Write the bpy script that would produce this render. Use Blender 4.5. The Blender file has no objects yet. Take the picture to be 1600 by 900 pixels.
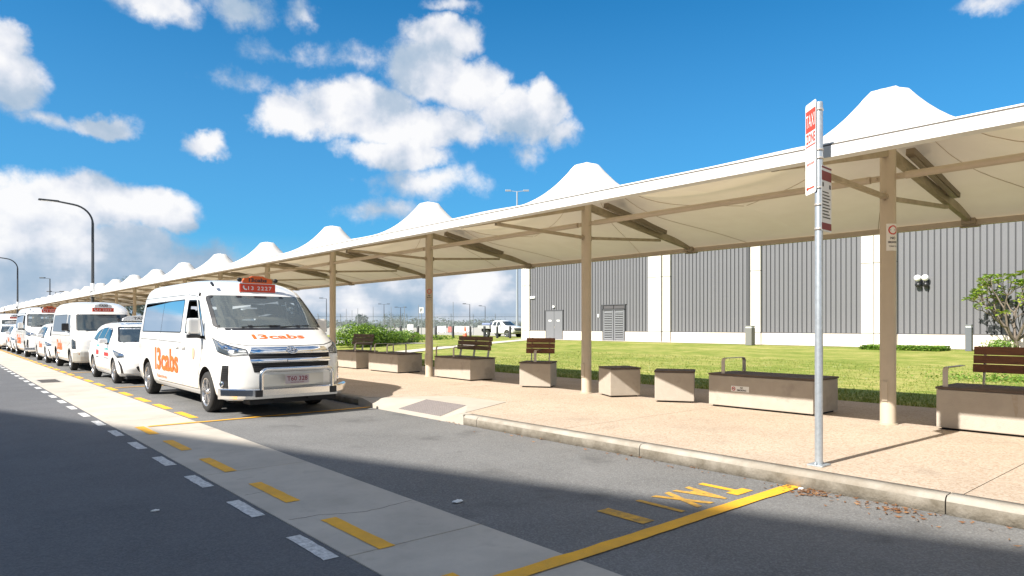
import bpy, bmesh, math, random
from mathutils import Vector, Matrix, noise as mnoise
R = math.radians
random.seed(7)
scn = bpy.context.scene
COL = scn.collection

# ------------------------------------------------------------------ camera
HC = 1.48
YAW = math.atan(910.0 / 1055.0)
S, C = math.sin(YAW), math.cos(YAW)
cam_d = bpy.data.cameras.new('camera')
cam = bpy.data.objects.new('camera', cam_d)
COL.objects.link(cam)
cam.location = (0, 0, HC)
cam.rotation_euler = (R(90), 0, -YAW)
cam_d.sensor_width = 36
cam_d.lens = 1055.0 / 1600 * 36
cam_d.shift_y = 58.0 / 1600
cam_d.clip_start = 0.05
cam_d.clip_end = 6000
scn.camera = cam
scn.view_settings.view_transform = 'Standard'
scn.view_settings.look = 'None'
scn.view_settings.gamma = 1
scn.view_settings.use_curve_mapping = False
scn.view_settings.exposure = 0.92

SUN_EL, SUN_AZ_VEC = 40.3, Vector((-1.0, 0.05, 0)).normalized()
sun_dir = SUN_AZ_VEC * math.cos(R(SUN_EL)) + Vector((0, 0, math.sin(R(SUN_EL))))
sl = bpy.data.lights.new('sun', 'SUN')
sl.energy = 5.0
sl.angle = R(0.53)
sl.color = (1.0, 0.95, 0.87)
so = bpy.data.objects.new('sun', sl)
COL.objects.link(so)
so.rotation_euler = sun_dir.to_track_quat('Z', 'Y').to_euler()

# ------------------------------------------------------------------ world
def pix_dir(x, y):
    u = (x - 800) / 1055.0; w = (508 - y) / 1055.0
    return (Vector((S, C, 0)) + Vector((C, -S, 0)) * u + Vector((0, 0, 1)) * w)

def build_world():
    w = bpy.data.worlds.new('World'); scn.world = w; w.use_nodes = True
    nt = w.node_tree; N = nt.nodes; L = nt.links; N.clear()
    def nd(t, **k):
        n = N.new(t)
        for a, b in k.items(): setattr(n, a, b)
        return n
    def math_(op, a, b=None, clamp=False):
        n = nd('ShaderNodeMath', operation=op); n.use_clamp = clamp
        for i, v in enumerate((a, b)):
            if v is None: continue
            if isinstance(v, (int, float)): n.inputs[i].default_value = v
            else: L.new(v, n.inputs[i])
        return n.outputs[0]
    def vm(op, a, b=None):
        n = nd('ShaderNodeVectorMath', operation=op)
        for i, v in enumerate((a, b)):
            if v is None: continue
            if isinstance(v, (tuple, Vector)): n.inputs[i].default_value = v
            else: L.new(v, n.inputs[i])
        return n
    def noise(vec, scale, detail, rough, dist=0.0):
        n = nd('ShaderNodeTexNoise'); n.inputs['Scale'].default_value = scale
        n.inputs['Detail'].default_value = detail; n.inputs['Roughness'].default_value = rough
        n.inputs['Distortion'].default_value = dist
        L.new(vec, n.inputs['Vector']); return n
    def smooth(v, lo, hi, a=0.0, b=1.0):
        n = nd('ShaderNodeMapRange', interpolation_type='SMOOTHSTEP')
        L.new(v, n.inputs[0]); n.inputs[1].default_value = lo; n.inputs[2].default_value = hi
        n.inputs[3].default_value = a; n.inputs[4].default_value = b
        return n.outputs[0]
    tc = nd('ShaderNodeTexCoord'); D = tc.outputs['Generated']
    sky = nd('ShaderNodeTexSky', sky_type='NISHITA')
    sky.sun_disc = False; sky.sun_elevation = R(SUN_EL)
    sky.sun_rotation = math.atan2(sun_dir.x, sun_dir.y)
    sky.air_density = 1.0; sky.dust_density = 0.5; sky.ozone_density = 3.0
    hs = nd('ShaderNodeHueSaturation'); hs.inputs['Saturation'].default_value = 2.05
    hs.inputs['Value'].default_value = 1.08
    hs.inputs['Hue'].default_value = 0.497
    L.new(sky.outputs[0], hs.inputs['Color'])
    # lumpy distortion of the direction before the cloud masses are laid out
    nv = noise(D, 9.0, 6.0, 0.6)
    sub = vm('SUBTRACT', nv.outputs['Color'], (0.5, 0.5, 0.5))
    sc = vm('SCALE', sub.outputs[0]); sc.inputs['Scale'].default_value = 0.075
    DD = vm('ADD', D, sc.outputs[0]).outputs[0]
    clouds = [  # x, y, rx, ry, weight
        (690, 58, 70, 42, 1), (672, 110, 78, 55, 1), (735, 135, 80, 55, 1), (560, 170, 150, 55, 1), (455, 185, 70, 48, 1),
        (650, 200, 140, 50, 1), (800, 185, 75, 55, 1), (850, 165, 48, 42, .95), (885, 200, 32, 30, .45), (615, 240, 105, 36, .95),
        (660, 287, 110, 34, .44), (590, 333, 105, 26, .40), (380, 130, 60, 25, .22), (545, 90, 90, 18, .16), (326, 225, 44, 18, .60),
        (10, 120, 70, 78, 1), (28, 62, 42, 42, .95), (155, 195, 66, 26, .85), (70, 188, 80, 24, .42), (255, 15, 75, 36, .5),
        (375, 12, 80, 36, .55), (485, 28, 34, 30, .38), (455, 78, 90, 26, .28), (700, 6, 60, 20, .45), (1555, 8, 60, 22, .42),
        (820, 236, 44, 26, .34), (60, 345, 150, 75, 1.15), (150, 320, 110, 55, 1.1), (235, 325, 76, 42, 1.0), (270, 345, 36, 24, .9),
        (-40, 330, 130, 60, 1.15), (90, 400, 250, 85, 1.2), (250, 420, 170, 55, .8), (330, 395, 60, 30, .4)]
    acc = None
    for (x, y, rx, ry, wt) in clouds:
        c = pix_dir(x, y); k = c.length; c.normalize()
        r = Vector((0, 0, -1)).cross(c).normalized() * -1
        r = c.cross(Vector((0, 0, 1))).normalized(); u = r.cross(c).normalized()
        cosf = c.dot(Vector((S, C, 0)))
        ax, ay = rx / 1055 * cosf * 1.02, ry / 1055 * cosf
        d1 = vm('DOT_PRODUCT', DD, r / ax).outputs['Value']
        d2 = vm('DOT_PRODUCT', DD, u / ay).outputs['Value']
        # below the middle the mass is flatter
        o1 = c.dot(r / ax); o2 = c.dot(u / ay)
        cb = nd('ShaderNodeCombineXYZ'); L.new(d1, cb.inputs[0]); L.new(d2, cb.inputs[1])
        fr = vm('DOT_PRODUCT', D, c).outputs['Value']
        L.new(math_('LESS_THAN', fr, 0.0), cb.inputs[2])
        cb2 = vm('MULTIPLY', cb.outputs[0], (1, 1, 50))
        ln = vm('LENGTH', cb2.outputs[0]).outputs['Value']
        v = math_('MULTIPLY', math_('SUBTRACT', 1.0, ln), float(wt))
        acc = v if acc is None else math_('MAXIMUM', acc, v)
    fb = noise(D, 15.0, 9.0, 0.62).outputs['Fac']
    off = vm('ADD', D, tuple(sun_dir * 0.034 + Vector((0, 0, .022)))).outputs[0]
    fb2 = noise(off, 8.5, 5.0, 0.5).outputs['Fac']
    fb1 = noise(D, 8.5, 5.0, 0.5).outputs['Fac']
    # scattered cloud over the rest of the sky
    sep = nd('ShaderNodeSeparateXYZ'); L.new(D, sep.inputs[0]); z = sep.outputs['Z']
    fwd = vm('DOT_PRODUCT', D, tuple(Vector((S, C, 0)))).outputs['Value']
    gen = noise(D, 3.2, 6.0, 0.55).outputs['Fac']
    genm = math_('MULTIPLY', math_('SUBTRACT', gen, 0.43), 4.0)
    behind = smooth(fwd, 0.62, 0.35)
    genm = math_('SUBTRACT', math_('MULTIPLY', math_('ADD', genm, 1.0), behind), 1.0)
    acc = math_('MAXIMUM', acc, genm)
    # horizon banks
    st = vm('MULTIPLY', D, (1.0, 1.0, 4.2)).outputs[0]
    hb = noise(st, 5.0, 8.0, 0.6).outputs['Fac']
    hz = math_('ADD', smooth(z, 0.055, 0.14, 0.62, -1.0), math_('MULTIPLY', math_('SUBTRACT', hb, 0.5), 1.6))
    dens = math_('ADD', math_('MULTIPLY', acc, 1.0), math_('MULTIPLY', math_('SUBTRACT', fb, 0.49), 0.95))
    both = math_('MAXIMUM', dens, hz)
    alpha = smooth(both, 0.05, 0.44, 0.0, 0.98)
    rel = math_('ADD', math_('MULTIPLY', math_('SUBTRACT', fb1, fb2), 2.3), math_('MULTIPLY', math_('SUBTRACT', fb, 0.5), 0.7))
    core = smooth(both, 0.25, 1.0)
    br = math_('ADD', math_('ADD', 0.70, rel), math_('MULTIPLY', core, 0.14))
    # low banks are greyer
    low = smooth(z, 0.03, 0.16, -0.30, 0.0)
    hb2 = noise(vm('ADD', st, (0.02, -0.01, 0.06)).outputs[0], 7.0, 6.0, 0.55).outputs['Fac']
    br = math_('ADD', br, math_('MULTIPLY', low, 1.0))
    br = math_('ADD', br, math_('MULTIPLY', math_('MULTIPLY', math_('SUBTRACT', hb2, 0.5), low), -3.2), True)
    cr = nd('ShaderNodeValToRGB'); L.new(br, cr.inputs[0])
    e = cr.color_ramp.elements
    e[0].position = 0.0; e[0].color = (.30, .45, .62, 1)
    e[1].position = 1.0; e[1].color = (.98, .98, .99, 1)
    m = e.new(0.5); m.color = (.50, .60, .73, 1)
    m = e.new(0.78); m.color = (.80, .83, .90, 1)
    cs = vm('SCALE', cr.outputs[0]); cs.inputs['Scale'].default_value = 7.4
    # haze towards the horizon
    mixh = nd('ShaderNodeMix', data_type='RGBA')
    L.new(smooth(z, 0.0, 0.62, 0.6, 0.0), mixh.inputs['Factor']); L.new(hs.outputs[0], mixh.inputs['A'])
    mixh.inputs['B'].default_value = (1.5, 3.7, 6.4, 1)
    mix = nd('ShaderNodeMix', data_type='RGBA')
    L.new(alpha, mix.inputs['Factor']); L.new(mixh.outputs['Result'], mix.inputs['A']); L.new(cs.outputs[0], mix.inputs['B'])
    bg = nd('ShaderNodeBackground'); bg.inputs['Strength'].default_value = 0.072
    L.new(mix.outputs['Result'], bg.inputs['Color'])
    out = nd('ShaderNodeOutputWorld'); L.new(bg.outputs[0], out.inputs[0])
build_world()

# ------------------------------------------------------------------ materials
MATS = {}
def mat(name, col, rough=0.6, metal=0.0, var=0.0, vscale=3.0, col2=None, bump=0.0, bscale=40.0, coat=0.0, spec=0.5,
        speck=0.0, sscale=200.0, speckcol=None, stretch=None, stain=0.0, stscale=1.5):
    if name in MATS: return MATS[name]
    m = bpy.data.materials.new(name); m.use_nodes = True
    nt = m.node_tree; N = nt.nodes; L = nt.links
    p = N['Principled BSDF']
    p.inputs['Base Color'].default_value = (*col, 1)
    p.inputs['Roughness'].default_value = rough
    p.inputs['Metallic'].default_value = metal
    p.inputs['Specular IOR Level'].default_value = spec
    p.inputs['Coat Weight'].default_value = coat
    p.inputs['Coat Roughness'].default_value = 0.05
    tc = N.new('ShaderNodeTexCoord'); vec = tc.outputs['Object']
    if stretch:
        mp = N.new('ShaderNodeMapping'); mp.inputs['Scale'].default_value = stretch
        L.new(vec, mp.inputs[0]); vec = mp.outputs[0]
    cur = None
    if var > 0:
        n = N.new('ShaderNodeTexNoise'); n.inputs['Scale'].default_value = vscale; n.inputs['Detail'].default_value = 7
        n.inputs['Roughness'].default_value = 0.62
        L.new(vec, n.inputs['Vector'])
        mr = N.new('ShaderNodeMapRange'); L.new(n.outputs['Fac'], mr.inputs[0])
        mr.inputs[1].default_value = 0.32; mr.inputs[2].default_value = 0.68
        mx = N.new('ShaderNodeMix'); mx.data_type = 'RGBA'
        L.new(mr.outputs[0], mx.inputs['Factor'])
        c2 = col2 if col2 else tuple(max(0, c * (1 - var)) for c in col)
        mx.inputs['A'].default_value = (*c2, 1); mx.inputs['B'].default_value = (*col, 1)
        cur = mx.outputs['Result']
    if speck > 0:
        v = N.new('ShaderNodeTexVoronoi'); v.inputs['Scale'].default_value = sscale
        L.new(vec, v.inputs['Vector'])
        sp = N.new('ShaderNodeSeparateColor'); L.new(v.outputs['Color'], sp.inputs[0])
        mr = N.new('ShaderNodeMapRange'); L.new(sp.outputs[0], mr.inputs[0])
        mr.inputs[1].default_value = 0.0; mr.inputs[2].default_value = 1.0
        mr.inputs[3].default_value = 0.0; mr.inputs[4].default_value = speck
        pw = N.new('ShaderNodeMath'); pw.operation = 'POWER'; pw.inputs[1].default_value = 1.6
        L.new(mr.outputs[0], pw.inputs[0])
        mx = N.new('ShaderNodeMix'); mx.data_type = 'RGBA'
        L.new(pw.outputs[0], mx.inputs['Factor'])
        if cur is None: mx.inputs['A'].default_value = (*col, 1)
        else: L.new(cur, mx.inputs['A'])
        mx.inputs['B'].default_value = (*(speckcol or (.5, .5, .5)), 1)
        cur = mx.outputs['Result']
    if stain > 0:
        n = N.new('ShaderNodeTexNoise'); n.inputs['Scale'].default_value = stscale; n.inputs['Detail'].default_value = 6; n.inputs['Roughness'].default_value = .55
        L.new(vec, n.inputs['Vector'])
        mr = N.new('ShaderNodeMapRange'); mr.interpolation_type = 'SMOOTHSTEP'; L.new(n.outputs['Fac'], mr.inputs[0])
        mr.inputs[1].default_value = .56; mr.inputs[2].default_value = .72; mr.inputs[3].default_value = 0; mr.inputs[4].default_value = stain
        mx = N.new('ShaderNodeMix'); mx.data_type = 'RGBA'; L.new(mr.outputs[0], mx.inputs['Factor'])
        if cur is None: mx.inputs['A'].default_value = (*col, 1)
        else: L.new(cur, mx.inputs['A'])
        mx.inputs['B'].default_value = (*[c * .35 for c in col], 1); cur = mx.outputs['Result']
    if cur is not None: L.new(cur, p.inputs['Base Color'])
    if bump > 0:
        n = N.new('ShaderNodeTexNoise'); n.inputs['Scale'].default_value = bscale; n.inputs['Detail'].default_value = 5
        L.new(vec, n.inputs['Vector'])
        b = N.new('ShaderNodeBump'); b.inputs['Strength'].default_value = bump; b.inputs['Distance'].default_value = 0.01
        L.new(n.outputs['Fac'], b.inputs['Height']); L.new(b.outputs[0], p.inputs['Normal'])
    MATS[name] = m
    return m

ASPH = mat('asphalt_lane', (.105, .105, .108), .85, var=.24, vscale=1.3, bump=.6, bscale=80, speck=.55, sscale=85, speckcol=(.20, .205, .215), stain=.22, stscale=.9)
ASPH2 = mat('asphalt_bay', (.155, .152, .148), .85, var=.30, vscale=.7, bump=.7, bscale=80, speck=.6, sscale=85, speckcol=(.30, .30, .29), stain=.42, stscale=1.3)
PAVE = mat('exposed_aggregate', (.54, .45, .355), .85, var=.18, vscale=.7, bump=.6, bscale=90, speck=.8, sscale=55, speckcol=(.30, .20, .13), stain=.22, stscale=2.1)
CONC = mat('concrete_strip', (.53, .475, .40), .85, var=.25, vscale=1.6, bump=.3, bscale=50, speck=.15, sscale=120, speckcol=(.3, .27, .24), stain=.30, stscale=3.2)
APRON = mat('concrete_apron', (.46, .415, .35), .85, var=.12, vscale=3, bump=.3, bscale=50)
KERB = mat('kerb_concrete', (.38, .35, .30), .9, var=.45, vscale=2.6, col2=(.23, .195, .15), bump=.6, bscale=45)
KERBG = mat('kerb_grime', (.28, .25, .205), .9, var=.5, vscale=5, col2=(.13, .11, .08), bump=.6, bscale=45)
BENCHC = mat('bench_concrete', (.43, .38, .32), .8, var=.14, vscale=4, bump=.35, bscale=60, speck=.2, sscale=110, speckcol=(.33, .29, .24), stain=.28, stscale=3.5)
YELL = mat('yellow_paint', (.92, .46, .014), .7, var=.35, vscale=5, col2=(.72, .36, .025), bump=.4, bscale=110, speck=.25, sscale=140, speckcol=(.3, .2, .08))
YELLW = mat('yellow_paint_worn', (.80, .42, .03), .8, var=.6, vscale=14, col2=(.34, .21, .06), bump=.4, bscale=110, speck=.5, sscale=140, speckcol=(.16, .12, .08))
WHITEP = mat('white_road_paint', (.80, .79, .76), .8, var=.5, vscale=26, col2=(.40, .39, .38), bump=.4, bscale=110, speck=.4, sscale=120, speckcol=(.12, .12, .12))
WHITEL = mat('painted_white_steel', (.80, .79, .76), .45, var=.13, vscale=2.5)
CREAM = mat('cream_steel', (.56, .485, .38), .5, var=.10, vscale=3)
CREAMD = mat('cream_steel_weathered', (.46, .39, .29), .6, var=.3, vscale=4, col2=(.30, .25, .18))
GALV = mat('galvanised_steel', (.50, .54, .57), .42, metal=.6, var=.2, vscale=24)
STEEL = mat('brushed_steel', (.55, .50, .44), .4, metal=.5, var=.1, vscale=8)
ALU = mat('polished_alloy', (.80, .80, .79), .16, metal=1.0, var=.06, vscale=6)
CHROME = mat('chrome', (.88, .89, .9), .04, metal=1.0)
BLACK = mat('black_plastic', (.015, .015, .016), .4)
BLACKM = mat('matt_black', (.012, .012, .013), .8)
POLE = mat('dark_grey_pole', (.05, .055, .06), .5)
RUBBER = mat('tyre_rubber', (.028, .027, .026), .82, var=.3, vscale=18)
RIM = mat('alloy_rim', (.58, .58, .59), .25, metal=.85)
VANW = mat('van_white_paint', (.78, .765, .73), .22, coat=.6, var=.05, vscale=1.2)
CARW = mat('car_white_paint', (.82, .82, .81), .2, coat=.6)
SILV = mat('pale_silver_trim', (.58, .56, .50), .35, metal=.3)
INTER = mat('cabin_interior', (.08, .08, .08), .8)
SEATM = mat('seat_fabric', (.05, .05, .055), .85)
DASH = mat('dashboard_grey', (.22, .23, .23), .6)
ORANGE = mat('orange_print', (.86, .13, .015), .5)
REDP = mat('red_print', (.55, .035, .03), .5)
REDS = mat('red_sign_face', (.70, .055, .018), .4)
SIGNW = mat('sign_white', (.80, .80, .78), .45)
DARKP = mat('dark_print', (.03, .03, .035), .5)
MAROON = mat('maroon_print', (.22, .02, .035), .5)
TEAL = mat('teal_print', (.12, .42, .42), .5)
PLATE = mat('number_plate', (.50, .43, .43), .4, var=.05)
WOOD = mat('hardwood_slats', (.26, .105, .048), .55, var=.5, vscale=3, col2=(.13, .055, .028), bump=.25, bscale=30, stretch=(6, 1, 9))
WOODG = mat('weathered_hardwood', (.13, .095, .075), .7, var=.4, vscale=3, bump=.3, bscale=30, stretch=(6, 1, 9))
CLAD = mat('grey_cladding', (.155, .155, .165), .45, var=.05, vscale=.6)
CLADJ = mat('cladding_joint', (.068, .070, .076), .6)
CLADD = mat('grey_door_paint', (.165, .168, .18), .5)
WALLW = mat('white_precast', (.66, .62, .56), .75, var=.06, vscale=1)
WALLC = mat('cream_plinth', (.72, .64, .53), .85, var=.12, vscale=2.0, bump=.2, bscale=20)
GRAVEL = mat('dark_grate', (.10, .095, .10), .6, metal=.3)
BARK = mat('frangipani_bark', (.20, .16, .125), .85, var=.4, vscale=12, bump=.5, bscale=40)
TROAD = mat('service_road', (.17, .17, .175), .9, var=.2, vscale=.3)
SANDY = mat('pale_gravel', (.50, .46, .38), .9, var=.35, vscale=.4)
PATHC = mat('path_concrete', (.62, .56, .46), .9, var=.08, vscale=1)
LAMPM = mat('lamp_lens', (.6, .62, .62), .3)
CONE = mat('cone_orange', (.75, .14, .06), .6)

def leafmat(name, c1, c2, c3):
    m = bpy.data.materials.new(name); m.use_nodes = True
    nt = m.node_tree; N = nt.nodes; L = nt.links
    p = N['Principled BSDF']; p.inputs['Roughness'].default_value = .45
    g = N.new('ShaderNodeNewGeometry'); cr = N.new('ShaderNodeValToRGB')
    L.new(g.outputs['Random Per Island'], cr.inputs[0])
    e = cr.color_ramp.elements; e[0].color = (*c1, 1); e[1].color = (*c3, 1)
    k = e.new(.5); k.color = (*c2, 1)
    L.new(cr.outputs[0], p.inputs['Base Color'])
    tr = N.new('ShaderNodeBsdfTranslucent'); L.new(cr.outputs[0], tr.inputs['Color'])
    mx = N.new('ShaderNodeMixShader'); mx.inputs[0].default_value = .3
    out = N['Material Output']
    L.new(p.outputs[0], mx.inputs[1]); L.new(tr.outputs[0], mx.inputs[2]); L.new(mx.outputs[0], out.inputs[0])
    return m
LEAF = leafmat('hedge_leaf', (.045, .10, .006), (.12, .22, .012), (.24, .36, .03))
LEAFY = leafmat('frangipani_leaf', (.10, .20, .03), (.22, .34, .04), (.42, .46, .06))
LEAFG = leafmat('ground_cover_leaf', (.08, .17, .02), (.15, .28, .03), (.28, .38, .06))
LEAFD = leafmat('dead_leaf', (.16, .07, .03), (.26, .12, .05), (.35, .2, .1))
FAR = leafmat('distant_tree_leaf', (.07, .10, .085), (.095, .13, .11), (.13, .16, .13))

def glassmat(name, tint, rough, amount, gcol=(.9, .95, 1), dust=0.0):
    m = bpy.data.materials.new(name); m.use_nodes = True
    nt = m.node_tree; N = nt.nodes; L = nt.links; N.remove(N['Principled BSDF'])
    t = N.new('ShaderNodeBsdfTransparent'); t.inputs[0].default_value = (*tint, 1)
    g = N.new('ShaderNodeBsdfGlossy'); g.inputs['Roughness'].default_value = rough
    g.inputs['Color'].default_value = (*gcol, 1)
    f = N.new('ShaderNodeFresnel'); f.inputs[0].default_value = 1.55
    mr = N.new('ShaderNodeMapRange'); mr.inputs[1].default_value = 0; mr.inputs[2].default_value = 1
    mr.inputs[3].default_value = amount; mr.inputs[4].default_value = 1
    L.new(f.outputs[0], mr.inputs[0])
    x = N.new('ShaderNodeMixShader'); L.new(mr.outputs[0], x.inputs[0])
    L.new(t.outputs[0], x.inputs[1]); L.new(g.outputs[0], x.inputs[2])
    df = N.new('ShaderNodeBsdfDiffuse'); df.inputs[0].default_value = (.46, .52, .52, 1)   # dusty film whose grey also paints in the screen's reflections
    y = N.new('ShaderNodeMixShader'); y.inputs[0].default_value = dust; L.new(x.outputs[0], y.inputs[1]); L.new(df.outputs[0], y.inputs[2])
    L.new(y.outputs[0], N['Material Output'].inputs[0])
    return m
GLASS = glassmat('windscreen_glass', (.80, .84, .82), .01, .07, (.75, .8, .8), .17)
GLASSD = glassmat('tinted_glass', (.10, .13, .15), .01, .22)
LENS = glassmat('headlamp_lens', (.95, .96, .97), .02, .03, (.55, .55, .55), .06)

def membrane_mat():
    m = bpy.data.materials.new('tensile_membrane'); m.use_nodes = True
    nt = m.node_tree; N = nt.nodes; L = nt.links
    p = N['Principled BSDF']; p.inputs['Base Color'].default_value = (.84, .80, .72, 1); p.inputs['Roughness'].default_value = .55
    tc = N.new('ShaderNodeTexCoord'); n = N.new('ShaderNodeTexNoise'); n.inputs['Scale'].default_value = 1.3; n.inputs['Detail'].default_value = 5
    L.new(tc.outputs['Object'], n.inputs['Vector'])
    cr = N.new('ShaderNodeValToRGB'); L.new(n.outputs[0], cr.inputs[0])
    cr.color_ramp.elements[0].position = .3; cr.color_ramp.elements[0].color = (.78, .74, .67, 1)
    cr.color_ramp.elements[1].position = .6; cr.color_ramp.elements[1].color = (.86, .83, .77, 1)
    L.new(cr.outputs[0], p.inputs['Base Color'])
    t = N.new('ShaderNodeBsdfTranslucent'); t.inputs[0].default_value = (.80, .66, .44, 1)
    x = N.new('ShaderNodeMixShader'); x.inputs[0].default_value = .16
    L.new(p.outputs[0], x.inputs[1]); L.new(t.outputs[0], x.inputs[2]); L.new(x.outputs[0], N['Material Output'].inputs[0])
    return m
MEMB = membrane_mat()

def lawn_mat():
    m = bpy.data.materials.new('mown_lawn'); m.use_nodes = True
    nt = m.node_tree; N = nt.nodes; L = nt.links
    p = N['Principled BSDF']; p.inputs['Roughness'].default_value = .9; p.inputs['Specular IOR Level'].default_value = .2
    tc = N.new('ShaderNodeTexCoord')
    def nz(scale, st, det=6):
        mp = N.new('ShaderNodeMapping'); mp.inputs['Scale'].default_value = st; L.new(tc.outputs['Object'], mp.inputs[0])
        n = N.new('ShaderNodeTexNoise'); n.inputs['Scale'].default_value = scale; n.inputs['Detail'].default_value = det
        n.inputs['Roughness'].default_value = .65
        L.new(mp.outputs[0], n.inputs['Vector']); return n.outputs['Fac']
    a = nz(.45, (1, .5, 1)); b = nz(2.2, (2.2, .55, 1)); c = nz(26, (1, 1, 1), 3)
    ad = N.new('ShaderNodeMath'); ad.operation = 'MULTIPLY_ADD'; L.new(b, ad.inputs[0]); ad.inputs[1].default_value = .75
    hf = N.new('ShaderNodeMath'); hf.operation = 'MULTIPLY'; L.new(a, hf.inputs[0]); hf.inputs[1].default_value = .45
    L.new(hf.outputs[0], ad.inputs[2])
    ad2 = N.new('ShaderNodeMath'); ad2.operation = 'MULTIPLY_ADD'; L.new(c, ad2.inputs[0]); ad2.inputs[1].default_value = .45
    L.new(ad.outputs[0], ad2.inputs[2])
    cr = N.new('ShaderNodeValToRGB'); L.new(ad2.outputs[0], cr.inputs[0])
    e = cr.color_ramp.elements
    e[0].position = .60; e[0].color = (.085, .15, .018, 1)
    e[1].position = .98; e[1].color = (.44, .38, .13, 1)
    k = e.new(.78); k.color = (.205, .25, .04, 1)
    L.new(cr.outputs[0], p.inputs['Base Color'])
    b_ = N.new('ShaderNodeBump'); b_.inputs['Strength'].default_value = .8; b_.inputs['Distance'].default_value = .03
    L.new(c, b_.inputs['Height']); L.new(b_.outputs[0], p.inputs['Normal'])
    return m
LAWN = lawn_mat()
BLADE = leafmat('grass_blade', (.14, .20, .025), (.19, .235, .04), (.27, .28, .07))

# ------------------------------------------------------------------ mesh helpers
class MB:
    def __init__(s): s.v = []; s.f = []; s.m = []; s.sm = []
    def add(s, vs, fs, mi=0, smooth=False):
        o = len(s.v); s.v += [tuple(v) for v in vs]
        for f in fs: s.f.append(tuple(i + o for i in f)); s.m.append(mi); s.sm.append(smooth)
        return s
    def box(s, x0, x1, y0, y1, z0, z1, mi=0, M=None):
        vs = [(x, y, z) for z in (z0, z1) for y in (y0, y1) for x in (x0, x1)]
        if M is not None: vs = [tuple(M @ Vector(v)) for v in vs]
        s.add(vs, [(0, 2, 3, 1), (4, 5, 7, 6), (0, 1, 5, 4), (2, 6, 7, 3), (0, 4, 6, 2), (1, 3, 7, 5)], mi); return s
    def bar(s, a, b, w, h, mi=0):   # rectangular bar between two points
        a = Vector(a); b = Vector(b); d = (b - a).normalized()
        up = Vector((0, 0, 1)) if abs(d.z) < .95 else Vector((0, 1, 0))
        sx = d.cross(up).normalized() * w / 2; uz = sx.cross(d).normalized() * h / 2
        vs = [p + sx * i + uz * j for p in (a, b) for j in (-1, 1) for i in (-1, 1)]
        s.add(vs, [(0, 1, 3, 2), (4, 6, 7, 5), (0, 4, 5, 1), (2, 3, 7, 6), (0, 2, 6, 4), (1, 5, 7, 3)], mi); return s
    def tube(s, pts, r, n=10, mi=0, caps=True, smooth=True):
        pts = [Vector(p) for p in pts]; m = len(pts)
        rs = r if isinstance(r, (list, tuple)) else [r] * m
        vs = []; prev = None
        for i, p in enumerate(pts):
            d = (pts[min(i + 1, m - 1)] - pts[max(i - 1, 0)]).normalized()
            if prev is None:
                up = Vector((0, 0, 1)) if abs(d.z) < .9 else Vector((1, 0, 0))
                a = d.cross(up).normalized()
            else: a = (prev - d * prev.dot(d)).normalized()
            prev = a; b = d.cross(a)
            for k in range(n):
                t = 2 * math.pi * k / n
                vs.append(p + (a * math.cos(t) + b * math.sin(t)) * rs[i])
        fs = [(i * n + k, i * n + (k + 1) % n, (i + 1) * n + (k + 1) % n, (i + 1) * n + k) for i in range(m - 1) for k in range(n)]
        s.add(vs, fs, mi, smooth)
        if caps: s.add(vs[:n], [tuple(range(n))[::-1]], mi); s.add(vs[-n:], [tuple(range(n))], mi)
        return s
    def lathe(s, prof, n=24, axis='Z', mi=0, smooth=True, c=(0, 0, 0)):
        vs = []
        for (r, h) in prof:
            for k in range(n):
                t = 2 * math.pi * k / n; a, b = r * math.cos(t), r * math.sin(t)
                vs.append({'Z': (a, b, h), 'X': (h, a, b), 'Y': (a, h, b)}[axis])
        vs = [(v[0] + c[0], v[1] + c[1], v[2] + c[2]) for v in vs]
        m = len(prof)
        s.add(vs, [(i * n + k, i * n + (k + 1) % n, (i + 1) * n + (k + 1) % n, (i + 1) * n + k) for i in range(m - 1) for k in range(n)], mi, smooth)
        return s
    def prism(s, poly, z0, z1, mi=0, M=None):
        n = len(poly); vs = [(p[0], p[1], z0) for p in poly] + [(p[0], p[1], z1) for p in poly]
        if M is not None: vs = [tuple(M @ Vector(v)) for v in vs]
        s.add(vs, [tuple(range(n))[::-1], tuple(range(n, 2 * n))] + [(i, (i + 1) % n, n + (i + 1) % n, n + i) for i in range(n)], mi)
        return s
    def mesh(s, name, mats):
        me = bpy.data.meshes.new(name); me.from_pydata(s.v, [], s.f)
        for m in (mats if isinstance(mats, (list, tuple)) else [mats]): me.materials.append(m)
        me.polygons.foreach_set('material_index', s.m); me.polygons.foreach_set('use_smooth', s.sm)
        me.update(); return me
    def build(s, name, mats, parent=None, bevel=0.0, **k):
        me = s.mesh(name, mats)
        if bevel > 0:
            bm = bmesh.new(); bm.from_mesh(me)
            bmesh.ops.remove_doubles(bm, verts=bm.verts, dist=1e-5)
            bmesh.ops.bevel(bm, geom=bm.edges[:], offset=bevel, segments=2, affect='EDGES', profile=.6, clamp_overlap=True)
            bm.to_mesh(me); bm.free()
        return obj(name, me, parent, **k)

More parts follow.
